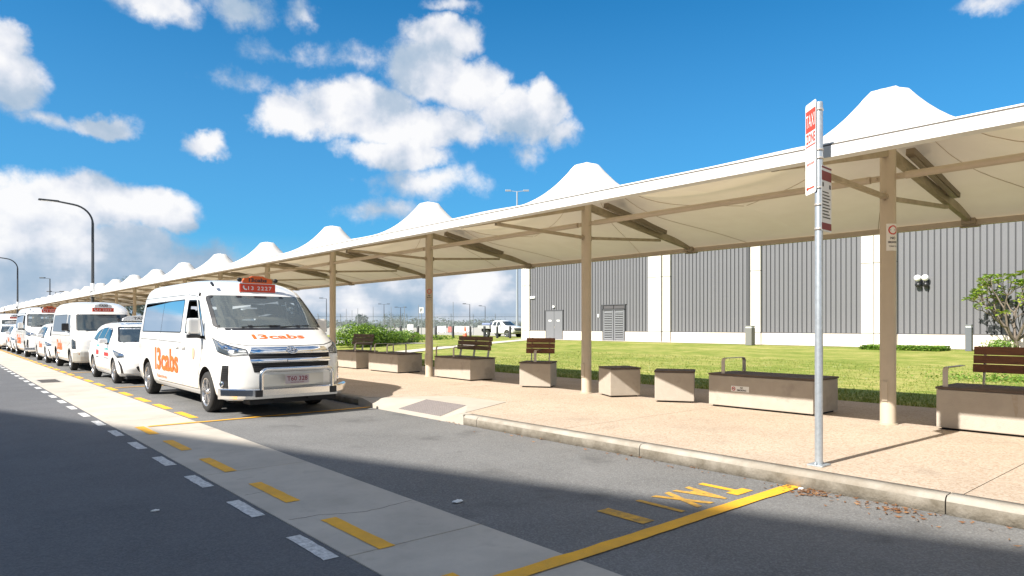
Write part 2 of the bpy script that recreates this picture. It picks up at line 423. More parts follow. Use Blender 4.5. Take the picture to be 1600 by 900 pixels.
KIDS = {}
def obj(name, data, parent=None, loc=None, rotz=None, label=None, cat=None, group=None, kind=None):
    o = bpy.data.objects.new(name, data); COL.objects.link(o)
    if parent is not None:
        o.parent = parent; KIDS.setdefault(parent.name, []).append(o)
    if loc is not None: o.location = loc
    if rotz is not None: o.rotation_euler = (0, 0, rotz)
    if label: o['label'] = label
    if cat: o['category'] = cat
    if group: o['group'] = group
    if kind: o['kind'] = kind
    return o
def thing(name, label, cat, loc=(0, 0, 0), rotz=0, group=None):
    return obj(name, None, None, loc, rotz, label, cat, group)
def copy_tree(o, parent=None):
    c = o.copy(); COL.objects.link(c)
    if parent is not None: c.parent = parent; KIDS.setdefault(parent.name, []).append(c)
    for ch in KIDS.get(o.name, [])[:]: copy_tree(ch, c)
    return c
def dup(o, loc, rotz=None, label=None, group=None):
    c = copy_tree(o); c.location = loc
    if rotz is not None: c.rotation_euler = (0, 0, rotz)
    if label: c['label'] = label
    if group: c['group'] = group
    return c

TXT = {}
def text2d(s, bold=0.02, space=1.0):
    if s.startswith('13cabs'):
        a = text2d0('1', bold, space); b = text2d0(s[1:], bold, space)
        wa, wb, g = a[2] * .92, b[2], .13; T_ = wa + g + wb
        vs = [((x * wa + wa / 2) / T_ - .5, y) for x, y in a[0]] + [((x * wb + wb / 2 + wa + g) / T_ - .5, y) for x, y in b[0]]
        n = len(a[0]); return vs, a[1] + [tuple(i + n for i in f) for f in b[1]], T_
    return text2d0(s, bold, space)
def text2d0(s, bold=0.02, space=1.0):
    """flat lettering as a triangulated 2D mesh, x centred, cap height 1"""
    key = (s, bold, space)
    if key in TXT: return TXT[key]
    cu = bpy.data.curves.new('lettering', 'FONT'); cu.body = s; cu.align_x = 'CENTER'; cu.size = 1.0
    cu.offset = bold; cu.space_character = space; cu.resolution_u = 3; cu.fill_mode = 'FRONT'
    o = bpy.data.objects.new('lettering', cu); COL.objects.link(o)
    dg = bpy.context.evaluated_depsgraph_get(); dg.update()
    me = bpy.data.meshes.new_from_object(o.evaluated_get(dg))
    vs = [(v.co.x, v.co.y) for v in me.vertices]; fs = [tuple(p.vertices) for p in me.polygons]
    bpy.data.objects.remove(o); bpy.data.curves.remove(cu); bpy.data.meshes.remove(me)
    xs = [v[0] for v in vs]; ys = [v[1] for v in vs]
    x0, x1, y0, y1 = min(xs), max(xs), min(ys), max(ys)
    out = ([((x - (x0 + x1) / 2) / (x1 - x0), (y - y0) / (y1 - y0)) for x, y in vs], fs, (x1 - x0) / (y1 - y0))
    TXT[key] = out; return out
def put_text(mb, s, fn, w, h, mi=0, bold=0.02, space=1.0):
    """fn maps (u,v) metres, u centred and v from the baseline, to 3D"""
    vs, fs, _ = text2d(s, bold, space)
    mb.add([fn(x * w, y * h) for x, y in vs], fs, mi)

def rbox(poly, r, n=4):
    """round the corners of a 2D polygon"""
    out = []; m = len(poly)
    for i in range(m):
        p = Vector(poly[i]); a = Vector(poly[i - 1]); b = Vector(poly[(i + 1) % m])
        da = (a - p); db = (b - p); rr = min(r, da.length * .45, db.length * .45)
        p0 = p + da.normalized() * rr; p1 = p + db.normalized() * rr
        for k in range(n + 1):
            t = k / n; q = p0 * (1 - t) ** 2 + p * 2 * t * (1 - t) + p1 * t * t
            out.append((q.x, q.y))
    return out

# ------------------------------------------------------------------ ground, road, pavement
def struct(o): o['kind'] = 'structure'; return o
def stuff(o): o['kind'] = 'stuff'; return o
def quadsheet(name, m, x0, x1, y0, y1, z, nx=1, ny=1):
    mb = MB(); vs = []; fs = []
    for j in range(ny + 1):
        for i in range(nx + 1): vs.append((x0 + (x1 - x0) * i / nx, y0 + (y1 - y0) * j / ny, z))
    for j in range(ny):
        for i in range(nx):
            a = j * (nx + 1) + i; fs.append((a, a + 1, a + nx + 2, a + nx + 1))
    mb.add(vs, fs); return struct(mb.build(name, m))
quadsheet('terrain', SANDY, -2500, 2500, -2500, 2500, -0.30)
quadsheet('road', ASPH, -24, 2.02, -60, 420, 0.0)
quadsheet('taxi_bay', ASPH2, 3.10, 6.04, -60, 420, 0.0)

strip = quadsheet('concrete_strip', BLACKM, 2.02, 3.10, -60, 420, -0.03)
js = [-20, -8, -2, 1.0, 3.95, 7.0, 10.1, 13.2, 16.4, 19.5, 22.6, 25.8, 29, 32, 38, 44, 50, 60, 75, 95, 120, 160, 220, 419]
for k in range(len(js) - 1):
    MB().box(2.024, 3.096, js[k] + .006, js[k + 1] - .006, -.028, .004).build('concrete_slab', CONC, strip, bevel=.004)

def lawn_z(x, y):
    pts = [(10.9, .14), (12.3, .145), (14, .08), (17, -.11), (22, -.01), (30, .16), (36, .25), (40, .27), (60, .2), (160, .1)]
    for (a, za), (b, zb) in zip(pts, pts[1:]):
        if x <= b: return za + (zb - za) * max(0, (x - a)) / (b - a)
    return .1
mb = MB(); xs = [12.2 + i * .4 for i in range(70)] + [40.5 + i * 3 for i in range(4)]; ys = [-30 + i * 1.5 for i in range(73)]
vs = [(x, y, lawn_z(x, y) + .012 * mnoise.noise(Vector((x * .6, y * .6, 0)))) for y in ys for x in xs]
n = len(xs)
mb.add(vs, [(j * n + i, j * n + i + 1, (j + 1) * n + i + 1, (j + 1) * n + i) for j in range(len(ys) - 1) for i in range(n - 1)], 0, True)
lawn = struct(mb.build('lawn', LAWN))
# blades over the nearest lawn, where they are a pixel or two tall
mb = MB(); rg = random.Random(3)
for i in range(26000):
    x = 12.22 + (rg.random() ** 1.7) * 14; y = -1 + rg.random() * 26
    if x * .4 > y + 6: continue
    h = .025 + rg.random() * .04; a = rg.random() * 6.28; w = .012
    z = lawn_z(x, y); lx, ly = rg.uniform(-.03, .03), rg.uniform(-.03, .03)
    mb.add([(x - math.cos(a) * w, y - math.sin(a) * w, z), (x + math.cos(a) * w, y + math.sin(a) * w, z), (x + lx, y + ly, z + h)], [(0, 1, 2)])
stuff(mb.build('grass', BLADE))

# pavement of exposed aggregate laid in long bays, cut round the kerb ramp
pave = quadsheet('pavement', BLACKM, 6.2, 12.19, -30, 200, .006)
XK = 6.15
AP = [(XK, 11.15), (6.78, 10.75), (7.45, 10.30), (7.55, 8.90), (XK, 8.22)]
def slab(poly, m=PAVE, name='paving_slab', z=.15, par=pave, bev=0):
    return MB().prism(poly, .09, z).build(name, m, par, bevel=bev)
g_ = .004
for y0, y1 in [(-30, -14), (-14, -6), (-6, -1.5), (-1.5, 1.7), (1.7, 6.15)]:
    slab([(XK, y0 + g_), (12.2, y0 + g_), (12.2, y1 - g_), (XK, y1 - g_)])
slab([(XK, 6.15 + g_), (12.2, 6.15 + g_), (12.2, 8.9 - g_), (7.56, 8.9 - g_), (XK, 8.21)])
slab([(7.56, 8.9), (12.2, 8.9), (12.2, 11.6 - g_), (XK, 11.6 - g_), (XK, 11.16), (6.79, 10.76), (7.46, 10.31)])
for y0, y1 in [(11.6, 17.1), (17.1, 22.6), (22.6, 28.1), (28.1, 39), (39, 60), (60, 100), (100, 200)]:
    slab([(XK, y0 + g_), (12.2, y0 + g_), (12.2, y1 - g_), (XK, y1 - g_)])
# kerb ramp: pale concrete falling to the gutter, with side wings
rv = [(6.0, 11.15, .15), (6.78, 10.75, .152), (7.45, 10.30, .154), (7.55, 8.90, .154), (6.15, 8.22, .152), (6.0, 8.2, .15),
      (6.0, 8.75, .012), (6.0, 10.45, .012), (6.75, 8.95, .148), (6.75, 10.25, .148)]
mb = MB(); mb.add(rv, [(0, 7, 9, 1), (1, 9, 2), (2, 9, 8, 3), (3, 8, 4), (4, 8, 6, 5), (6, 8, 9, 7)])
mb.add([(6.0, 8.06, .15), (6.0, 8.2, .15), (6.0, 8.75, .012), (6.0, 10.45, .012), (6.0, 11.15, .15), (6.0, 11.3, .15)] + [(6.0, y, -.03) for y in (8.06, 8.2, 8.75, 10.45, 11.15, 11.3)] + [(6.16, 8.06, .151), (6.16, 8.22, .151), (6.16, 11.15, .151), (6.16, 11.3, .151)],
       [(i, i + 1, i + 7, i + 6) for i in range(5)] + [(0, 12, 13, 1), (4, 14, 15, 5)])
struct(mb.build('kerb_ramp', APRON))
tp = thing('tactile_panel', 'grey studded tactile panel set into the pale concrete kerb ramp', 'tactile paving', (0, 0, 0))
Q = [Vector((6.74, 10.16, .151)), Vector((6.74, 8.98, .151)), Vector((6.12, 8.84, .0385)), Vector((6.12, 10.10, .0385))]
MB().add([q for q in Q] + [q - Vector((0, 0, .01)) for q in Q], [(0, 1, 2, 3)[::-1], (4, 5, 6, 7), (0, 1, 5, 4), (1, 2, 6, 5), (2, 3, 7, 6), (3, 0, 4, 7)]).build('base_sheet', mat('tactile_grey', (.33, .29, .27), .8, var=.2, vscale=9), tp)
mb = MB()
for i in range(24):
    for j in range(14):
        u, v = (i + .5) / 24, (j + .5) / 14
        p = (Q[0] * (1 - u) + Q[1] * u) * (1 - v) + (Q[3] * (1 - u) + Q[2] * u) * v
        mb.lathe([(.019, 0), (.016, .006), (.0, .009)], n=6, c=(p.x, p.y, p.z - .001))
stuff(mb.build('stud', mat('tactile_stud', (.17, .15, .15), .7), tp))

# kerb stones
kerb = quadsheet('kerb', BLACKM, 6.045, 6.145, -30, 200, .006)
KP = [(6.0, -.03), (6.0, .105), (6.012, .132), (6.035, .147), (6.15, .152), (6.15, -.03)]
def kerb_stone(y0, y1, z0s=1, z1s=1):
    vs = []; ny = max(2, int((y1 - y0) / .25)); pr = random.Random(int(y0 * 77))
    for j in range(ny + 1):
        y = y0 + (y1 - y0) * j / ny; s = z0s + (z1s - z0s) * j / ny
        for k, (x, z) in enumerate(KP):
            dx = pr.uniform(-.004, .004) if 0 < j < ny and 0 < k < 4 else 0
            vs.append((x + dx, y, z * s if z > 0 else z))
    m = len(KP); mb = MB()
    mb.add(vs, [(j * m + k, (j + 1) * m + k, (j + 1) * m + (k + 1) % m, j * m + (k + 1) % m) for j in range(ny) for k in range(m)], 0)
    mb.add(vs[:m], [tuple(range(m))]); mb.add(vs[-m:], [tuple(range(m))[::-1]])
    o = mb.build('kerb_stone', [KERB, KERBG], kerb)
    for p in o.data.polygons:
        if p.center.x < 6.02 and p.center.z < .11: p.material_index = 1
        if abs(p.normal.y) < .5 and p.center.z > 0 and p.center.x < 6.14: p.use_smooth = True
ky = [-30, -15, -8, -4.6, -1.4, 1.78, 4.78, 7.74, 8.06]
for a, b in zip(ky, ky[1:]): kerb_stone(a + .005, b - .005)
ky = [11.3, 14.3, 17.3, 20.3, 23.3, 26.3, 29.3, 34, 40, 50, 65, 90, 130, 200]
for a, b in zip(ky, ky[1:]): kerb_stone(a + .005, b - .005)

# drain grate and hairline cracks in the strip
GR = thing('drain_grate', 'dark slotted drain grate set in the pale concrete strip beside the second taxi', 'drain grate', (2.12, 20.85, .005))
MB().box(0, .52, 0, 1.25, 0, .004).build('frame', mat('grate_frame', (.38, .36, .32), .7), GR)
sm_ = MB().box(.05, .47, 0, .022, .004, .007).mesh('slot', mat('slot_grey', (.16, .15, .14), .8))
for i in range(18): obj('slot', sm_, GR, (0, .05 + i * .066, 0))
CRK = mat('crack_filler', (.10, .09, .08), .9)
def crack(pts, w):
    rr = random.Random(int(pts[0][1] * 100)); P = []
    for a, b in zip(pts, pts[1:]):
        for k in range(8): t = k / 8; P.append((a[0] + (b[0] - a[0]) * t + rr.uniform(-.008, .008), a[1] + (b[1] - a[1]) * t + rr.uniform(-.012, .012)))
    P.append(pts[-1]); mb = MB(); n = len(P)
    vs = [(x, y - w * (.5 + .5 * math.sin(i * 1.7) ** 2), .0052) for i, (x, y) in enumerate(P)] + [(x, y + w * .5, .0052) for x, y in P]
    mb.add(vs, [(i, i + 1, n + i + 1, n + i) for i in range(n - 1)]); mb.build('crack', CRK, strip)
crack([(2.06, 4.98), (2.3, 4.95), (2.62, 4.80), (3.08, 4.86)], .006); crack([(2.45, 8.3), (2.75, 8.15), (3.08, 8.22)], .004)
crack([(2.05, 11.9), (2.5, 11.75), (3.08, 11.85)], .006); crack([(2.06, 5.95), (2.35, 5.98)], .005)

# painted lines
def paint(name, m, x0, x1, y0, y1, z, label, cat, group, kind=None):
    mb = MB(); rr = random.Random(int(y0 * 131)); nn = 10
    # slightly ragged long edges
    L_ = [(x0 + rr.uniform(-.004, .004), y0 + (y1 - y0) * i / nn, z) for i in range(nn + 1)]
    R_ = [(x1 + rr.uniform(-.004, .004), y0 + (y1 - y0) * i / nn, z) for i in range(nn + 1)]
    mb.add(L_ + R_, [(i, nn + 1 + i, nn + 2 + i, i + 1) for i in range(nn)])
    return mb.build(name, m, None, label=label, cat=cat, group=group)
ORD = ['nearest', 'second nearest', 'third nearest', 'fourth nearest', 'fifth nearest', 'sixth nearest', 'seventh nearest', 'eighth nearest', 'ninth nearest', 'tenth nearest', 'eleventh nearest', 'twelfth nearest']
for k in range(0, 60):
    y0 = 3.98 + 1.25 * k
    paint('white_dash', WHITEP, 1.875, 1.98, y0, y0 + .6, .004, ('worn white dash at the edge of the dark lane, %s of its row' % ORD[k]) if 0 <= k < 12 else 'small distant white dash far along the edge of the dark lane' if k >= 12 else 'white dash on the dark lane below the edge of the photo', 'road marking', 'white dashes along the edge of the dark lane')
for k in range(-1, 5):
    y0 = 3.93 + 1.535 * k
    paint('yellow_dash', YELL, 2.24, 2.36, y0, y0 + .88, .008, 'long yellow dash painted on the pale concrete strip, %s of its row' % ORD[k + 1], 'road marking', 'yellow dashes on the concrete strip')
for k in range(0, 40):
    y0 = 11.45 + 1.5 * k
    paint('yellow_dash', YELL, 3.13, 3.26, y0, y0 + .95, .004, ('yellow dash on the bay asphalt beside the taxis, %s of its row' % ORD[k]) if k < 8 else 'small far yellow dash beside the more distant taxis', 'road marking', 'yellow dashes beside the taxis')
for (ya, w, x0, x1, lb) in [(3.0, .13, 2.40, 6.0, 'broad yellow line crossing the empty bay beside the TAXI lettering'), (10.87, .09, 2.40, 6.0, 'thin yellow bay line crossing in front of the white van'),
                            (18.1, .09, 3.3, 6.0, 'thin yellow bay line behind the nearest van'), (24.7, .09, 3.3, 6.0, 'thin yellow bay line behind the second taxi')]:
    mb = MB(); rr = random.Random(int(ya * 31)); nn = 24
    zf = lambda x: .012 if x < 3.10 else .009
    A = [(x0 + (x1 - x0) * i / nn, ya - w / 2 + rr.uniform(-.006, .006), zf(x0 + (x1 - x0) * i / nn)) for i in range(nn + 1)]
    B = [(x0 + (x1 - x0) * i / nn, ya + w / 2 + rr.uniform(-.006, .006), zf(x0 + (x1 - x0) * i / nn)) for i in range(nn + 1)]
    mb.add(A + B, [(i, i + 1, nn + 2 + i, nn + 1 + i) for i in range(nn)])
    mb.build('yellow_line', YELL, None, label=lb, cat='road marking')
# TAXI 1, reading for a driver who faces back down the lane
for ch, xc, w, m_ in [('T', 5.44, .26, YELL), ('A', 5.13, .26, YELLW), ('X', 4.83, .26, YELLW), ('I', 4.52, .06, YELLW), ('1', 4.08, .14, YELLW)]:
    mb = MB(); put_text(mb, ch, lambda u, v: (xc - u, 3.62 - v * 1.0, .0045), w, .46, bold=.03 if ch == '1' else .05)
    mb.build('painted_letter', m_, None, label='worn yellow painted %s %s lying on the bay asphalt beside the broad yellow line' % ('figure' if ch == '1' else 'letter', ch), cat='road marking', group='yellow TAXI lettering on the bay')

# litter and leaves in the gutter
mb = MB(); rg = random.Random(11)
for i in range(230):
    if i < 70: x, y = rg.gauss(5.86, .07), rg.gauss(2.78, .1)
    elif i < 120: x, y = rg.gauss(5.84, .07), rg.gauss(2.1, .12)
    elif i < 170: x, y = 6.0 - abs(rg.gauss(0, .22)), rg.uniform(1.2, 3.2)
    else: x, y = 6.0 - abs(rg.gauss(0, .10)), rg.uniform(1, 9)
    x = min(x, 5.985); a = rg.random() * 6.28; l = rg.uniform(.012, .035); w = l * .35; t = rg.uniform(.002, .016)
    ca, sa = math.cos(a), math.sin(a)
    mb.add([(x + ca * l, y + sa * l, .006 + t), (x - sa * w, y + ca * w, .006), (x - ca * l, y - sa * l, .008 + t * .6), (x + sa * w, y - ca * w, .012)], [(0, 1, 2, 3)])
stuff(mb.build('leaf_litter', LEAFD))
PAPER = mat('scrap_paper', (.75, .75, .73), .8)
for (x, y, s, lb) in [(3.34, 4.56, .05, 'crumpled white paper scrap lying on the shaded bay asphalt'), (5.93, 2.90, .035, 'pale scrap at the kerb where the broad yellow line ends'), (1.35, 5.9, .03, 'tiny white scrap on the dark road lane')]:
    bm = bmesh.new(); bmesh.ops.create_icosphere(bm, subdivisions=2, radius=s)
    for v in bm.verts: v.co = Vector((v.co.x * (1 + mnoise.noise(v.co * 30) * .8), v.co.y * (.6 + mnoise.noise(v.co * 21) * .6), abs(v.co.z) * .28 + mnoise.noise(v.co * 40) * .01 + .004))
    me = bpy.data.meshes.new('paper_scrap'); bm.to_mesh(me); bm.free(); me.materials.append(PAPER)
    obj('paper_scrap', me, None, (x, y, .004), label=lb, cat='litter')
# footpath across the lawn and the service road beyond
mb = MB(); P = [(10.5, 27.9), (14, 27.9), (18, 30.9), (24, 34.0), (33, 38.5), (40, 42.2), (46, 46)]
vs = []
for i, (x, y) in enumerate(P):
    vs += [(x, y - .1, lawn_z(x, y) + .03), (x - .4, y + 1.3, lawn_z(x, y) + .03)]
mb.add(vs, [(2 * i, 2 * i + 2, 2 * i + 3, 2 * i + 1) for i in range(len(P) - 1)]); struct(mb.build('footpath', PATHC))
mb = MB(); vs = []; P = [(-20, 68), (20, 62), (38, 54.5), (44, 49.5), (60, 40), (90, 30)]
for (x, y) in P: vs += [(x, y - 1.4, .21), (x + 3, y + 7.5, .21)]
mb.add(vs, [(2 * i, 2 * i + 2, 2 * i + 3, 2 * i + 1) for i in range(len(P) - 1)]); struct(mb.build('service_road', TROAD))
mb = MB(); mb.add([(12.2, 50, .13), (60, 25, .13), (260, 120, .1), (12.2, 330, .1)], [(0, 1, 2, 3)]); struct(mb.build('airfield_ground', SANDY))
quadsheet('plinth_path', PATHC, 38.6, 39.99, -20, 45, .285)

# ------------------------------------------------------------------ shade canopy
canopy = thing('shade_canopy', 'long white tensile shade canopy with pointed peaks on cream columns', 'canopy', (0, 0, 0))
Y0, BAY, XC, XF, XB = 3.57, 5.5, 9.75, 6.6, 13.28
NB = 27
def mem_z(x, dy):
    u = (x - XC) / (XF - XC) if x < XC else (x - XC) / (XB - XC)
    a = dy / (BAY / 2)
    edge = 3.235
    ridge = .50 * (1 - abs(u) ** 1.6)
    sag = -.07 * (1 - u * u) * (a * a)
    r = math.hypot(x - XC, dy * 1.02)
    t = max(0, min(1, 1 - (r - .24) / 2.6))
    cone = .89 * t ** 3.7
    lift = .10 * (1 - abs(a)) * abs(u) ** 2 * (1 - abs(u)) * 4
    return edge + ridge + sag + cone * (1 - abs(u) ** 3) + lift
nx, ny = 44, 40
mb = MB(); vs = []
for j in range(ny + 1):
    for i in range(nx + 1):
        u = -1 + 2 * i / nx; a = -1 + 2 * j / ny
        u = math.copysign(abs(u) ** 1.25, u); a = math.copysign(abs(a) ** 1.25, a)
        x = XC + u * ((XC - XF) if u < 0 else (XB - XC)); dy = a * BAY / 2
        vs.append((x, dy, mem_z(x, dy)))
mb.add(vs, [(j * (nx + 1) + i, j * (nx + 1) + i + 1, (j + 1) * (nx + 1) + i + 1, (j + 1) * (nx + 1) + i) for j in range(ny) for i in range(nx)], 0, True)
mem_me = mb.mesh('membrane', MEMB)
cap_me = MB().lathe([(.0, 4.635), (.08, 4.63), (.2, 4.605), (.25, 4.58), (.27, 4.52)], n=24, c=(0, 0, -.012)).lathe([(.008, 4.6), (.008, 4.66), (0, 4.665)], n=6).mesh('peak_cap', MEMB)
SEAM = mat('membrane_seam', (.55, .47, .36), .7)
mb = MB()
for k in range(8):
    t = 2 * math.pi * (k + .5) / 8; pts = []
    for q in range(14):
        r = .35 + q * .26; x = XC + math.cos(t) * r; dy = math.sin(t) * r
        if x < XF + .05 or x > XB - .05 or abs(dy) > BAY / 2: break
        pts.append((x - XC, dy, mem_z(x, dy) - .012))
    mb.tube(pts, .0055, 4, caps=False)
seam_me = mb.mesh('membrane_seam', SEAM)
col_me = MB().lathe([(.098, 0), (.098, 3.70), (.094, 3.72), (0, 3.72)], n=28).mesh('column', CREAM)
base_me = MB().lathe([(.0, .02), (.115, .02), (.12, 0)], n=24).mesh('base_collar', CREAMD)
hatch_me = MB().box(-.115, -.08, -.035, .035, .32, .58).mesh('hatch_cover', CREAM)
def at_bay(me, name, m, k, x=XC, z=0, par=None): return obj(name, me, par or canopy, (x, Y0 + BAY * k, z))
raf = MB()
raf.bar((XC + .05, 0, 3.80), (XB - .06, 0, 3.27), .085, .13); raf.bar((XC - .05, 0, 3.80), (XF + .12, 0, 3.16), .085, .13)
raf.v = [(x - XC, y, z) for x, y, z in raf.v]
raf_me = raf.mesh('rafter', CREAMD)
br = MB(); br.bar((.09, 0, 3.19), (XC * 0 + 2.35, 0, 3.335), .055, .055); br.bar((-.09, 0, 3.19), (-2.3, 0, 3.24), .055, .055)
for s in (-1, 1): br.lathe([(0, -.05), (.03, -.05), (.03, .05), (0, .05)], n=8, axis='Y', c=(s * .13, 0, 3.19)); br.box(s * .10 - .03, s * .10 + .05 if s > 0 else s * .10 + .03, -.008, .008, 3.14, 3.24)
br_me = br.mesh('brace', CREAMD)
lt = MB(); lt.bar((.42, -.13, 3.86), (2.35, -.13, 3.50), .11, .09); lt_me = lt.mesh('batten_light', mat('batten_housing', (.22, .18, .13), .6))
lt2 = MB(); lt2.bar((.5, -.13, 3.80), (2.28, -.13, 3.462), .07, .03); lt2_me = lt2.mesh('diffuser', mat('batten_diffuser', (.33, .29, .23), .4))
tie = MB()
tie.tube([(0, .22, 3.46), (0, BAY - .22, 3.46)], .05, 10); tie.box(-.012, .012, .09, .26, 3.42, 3.50); tie.box(-.012, .012, BAY - .26, BAY - .09, 3.42, 3.50)
for yy in (.14, BAY - .14): tie.lathe([(0, -.03), (.018, -.03), (.018, .03), (0, .03)], n=8, axis='X', c=(0, yy, 3.46))
tie_me = tie.mesh('tie_beam', CREAM)
fas = MB(); fas.box(-.05, 0, -BAY / 2 + .003, BAY / 2 - .003, 3.095, 3.205); fas.box(0, .12, -BAY / 2 + .003, BAY / 2 - .003, 3.10, 3.112); fas_me = fas.mesh('fascia', WHITEL)
gap = MB().box(-.035, .06, -BAY / 2, BAY / 2, 3.206, 3.222).mesh('gutter_lip', mat('gutter_dark', (.10, .085, .07), .7))  # dark strip painting the shade of the gap between membrane and fascia
fro = MB().box(.0, .10, -BAY / 2, BAY / 2, 3.113, 3.195).mesh('edge_beam', CREAM)
bak = MB().box(-.05, .05, -BAY / 2, BAY / 2, 3.155, 3.30).box(.0, .08, -BAY / 2 + .003, BAY / 2 - .003, 3.302, 3.325).mesh('edge_beam', CREAM)
bkt = MB().box(-.06, .06, -.14, .14, 3.13, 3.15).box(-.14, -.052, -.10, .10, 3.17, 3.27).mesh('rafter_bracket', CREAMD)
edm = MB(); edm.tube([(0, -BAY / 2, 3.236), (0, BAY / 2, 3.236)], .018, 6); edm_me = edm.mesh('membrane_edge', WHITEL)
for k in range(-2, NB):
    c_ = at_bay(col_me, 'column', CREAM, k, z=.15)
    obj('base_collar', base_me, c_)
    obj('hatch_cover', hatch_me, c_)
    at_bay(mem_me, 'membrane', MEMB, k, x=0); at_bay(cap_me, 'peak_cap', MEMB, k)
    if k < 12: at_bay(seam_me, 'membrane_seam', SEAM, k)
    r_ = at_bay(raf_me, 'rafter', CREAMD, k)
    if k < 16:
        l_ = obj('batten_light', lt_me, r_); obj('diffuser', lt2_me, l_) if False else None
        at_bay(lt2_me, 'diffuser', None, k)
    at_bay(br_me, 'brace', CREAMD, k)
    at_bay(fas_me, 'fascia', WHITEL, k, XF); at_bay(gap, 'gutter_lip', None, k, XF); at_bay(fro, 'edge_beam', None, k, XF)
    at_bay(bak, 'edge_beam', None, k, XB); at_bay(bkt, 'rafter_bracket', None, k, XB); at_bay(edm_me, 'membrane_edge', None, k, XF + .02)
    at_bay(tie_me, 'tie_beam', CREAM, k)

# small signs strapped to columns
for k, z0, z1, w, lb in [(0, 2.32, 2.68, .17, 'white no smoking sign with red ring on the nearest canopy column'), (2, 1.90, 2.28, .17, 'small faded notice strapped to the third canopy column')]:
    s_ = thing('column_sign', lb, 'sign', (XC, Y0 + BAY * k, .15))
    rr = .101
    az = -2.15   # facing the camera side of the column, wrapped round it
    mb = MB(); vs = []; n_ = 8
    for z in (z0, z1):
        for i in range(n_ + 1):
            a = az + (i / n_ - .5) * w / rr; vs.append((math.cos(a) * rr, math.sin(a) * rr, z))
    mb.add(vs, [(i, i + 1, n_ + 2 + i, n_ + 1 + i) for i in range(n_)]); mb.build('sign_plate', SIGNW if k == 0 else mat('faded_sign', (.52, .45, .37), .6), s_)
    def wrap(u, v, rr=rr, az=az): a = az + u / rr; return (math.cos(a) * (rr + .002), math.sin(a) * (rr + .002), v)
    mb = MB(); zc = z1 - .085; n_ = 24
    o1 = [wrap(math.cos(2 * math.pi * i / n_) * .062, zc + math.sin(2 * math.pi * i / n_) * .062) for i in range(n_)]
    o2 = [wrap(math.cos(2 * math.pi * i / n_) * .046, zc + math.sin(2 * math.pi * i / n_) * .046) for i in range(n_)]
    mb.add(o1 + o2, [(i, (i + 1) % n_, n_ + (i + 1) % n_, n_ + i) for i in range(n_)])
    mb.add([wrap(-.04, zc + .03), wrap(-.03, zc + .04), wrap(.04, zc - .03), wrap(.03, zc - .04)], [(0, 1, 2, 3)])
    mb.build('red_ring', REDP, s_)
    mb = MB(); mb.add([wrap(-.035, zc - .006), wrap(.03, zc - .006), wrap(.03, zc + .008), wrap(-.035, zc + .008)], [(0, 1, 2, 3)])
    put_text(mb, 'NO', lambda u, v: wrap(u, z1 - .21 + v), .07, .035, bold=.03)
    put_text(mb, 'SMOKING', lambda u, v: wrap(u, z1 - .26 + v), .13, .028, bold=.03)
    put_text(mb, 'THANK YOU', lambda u, v: wrap(u, z1 - .31 + v), .11, .018, bold=.02)
    mb.build('lettering', DARKP, s_)

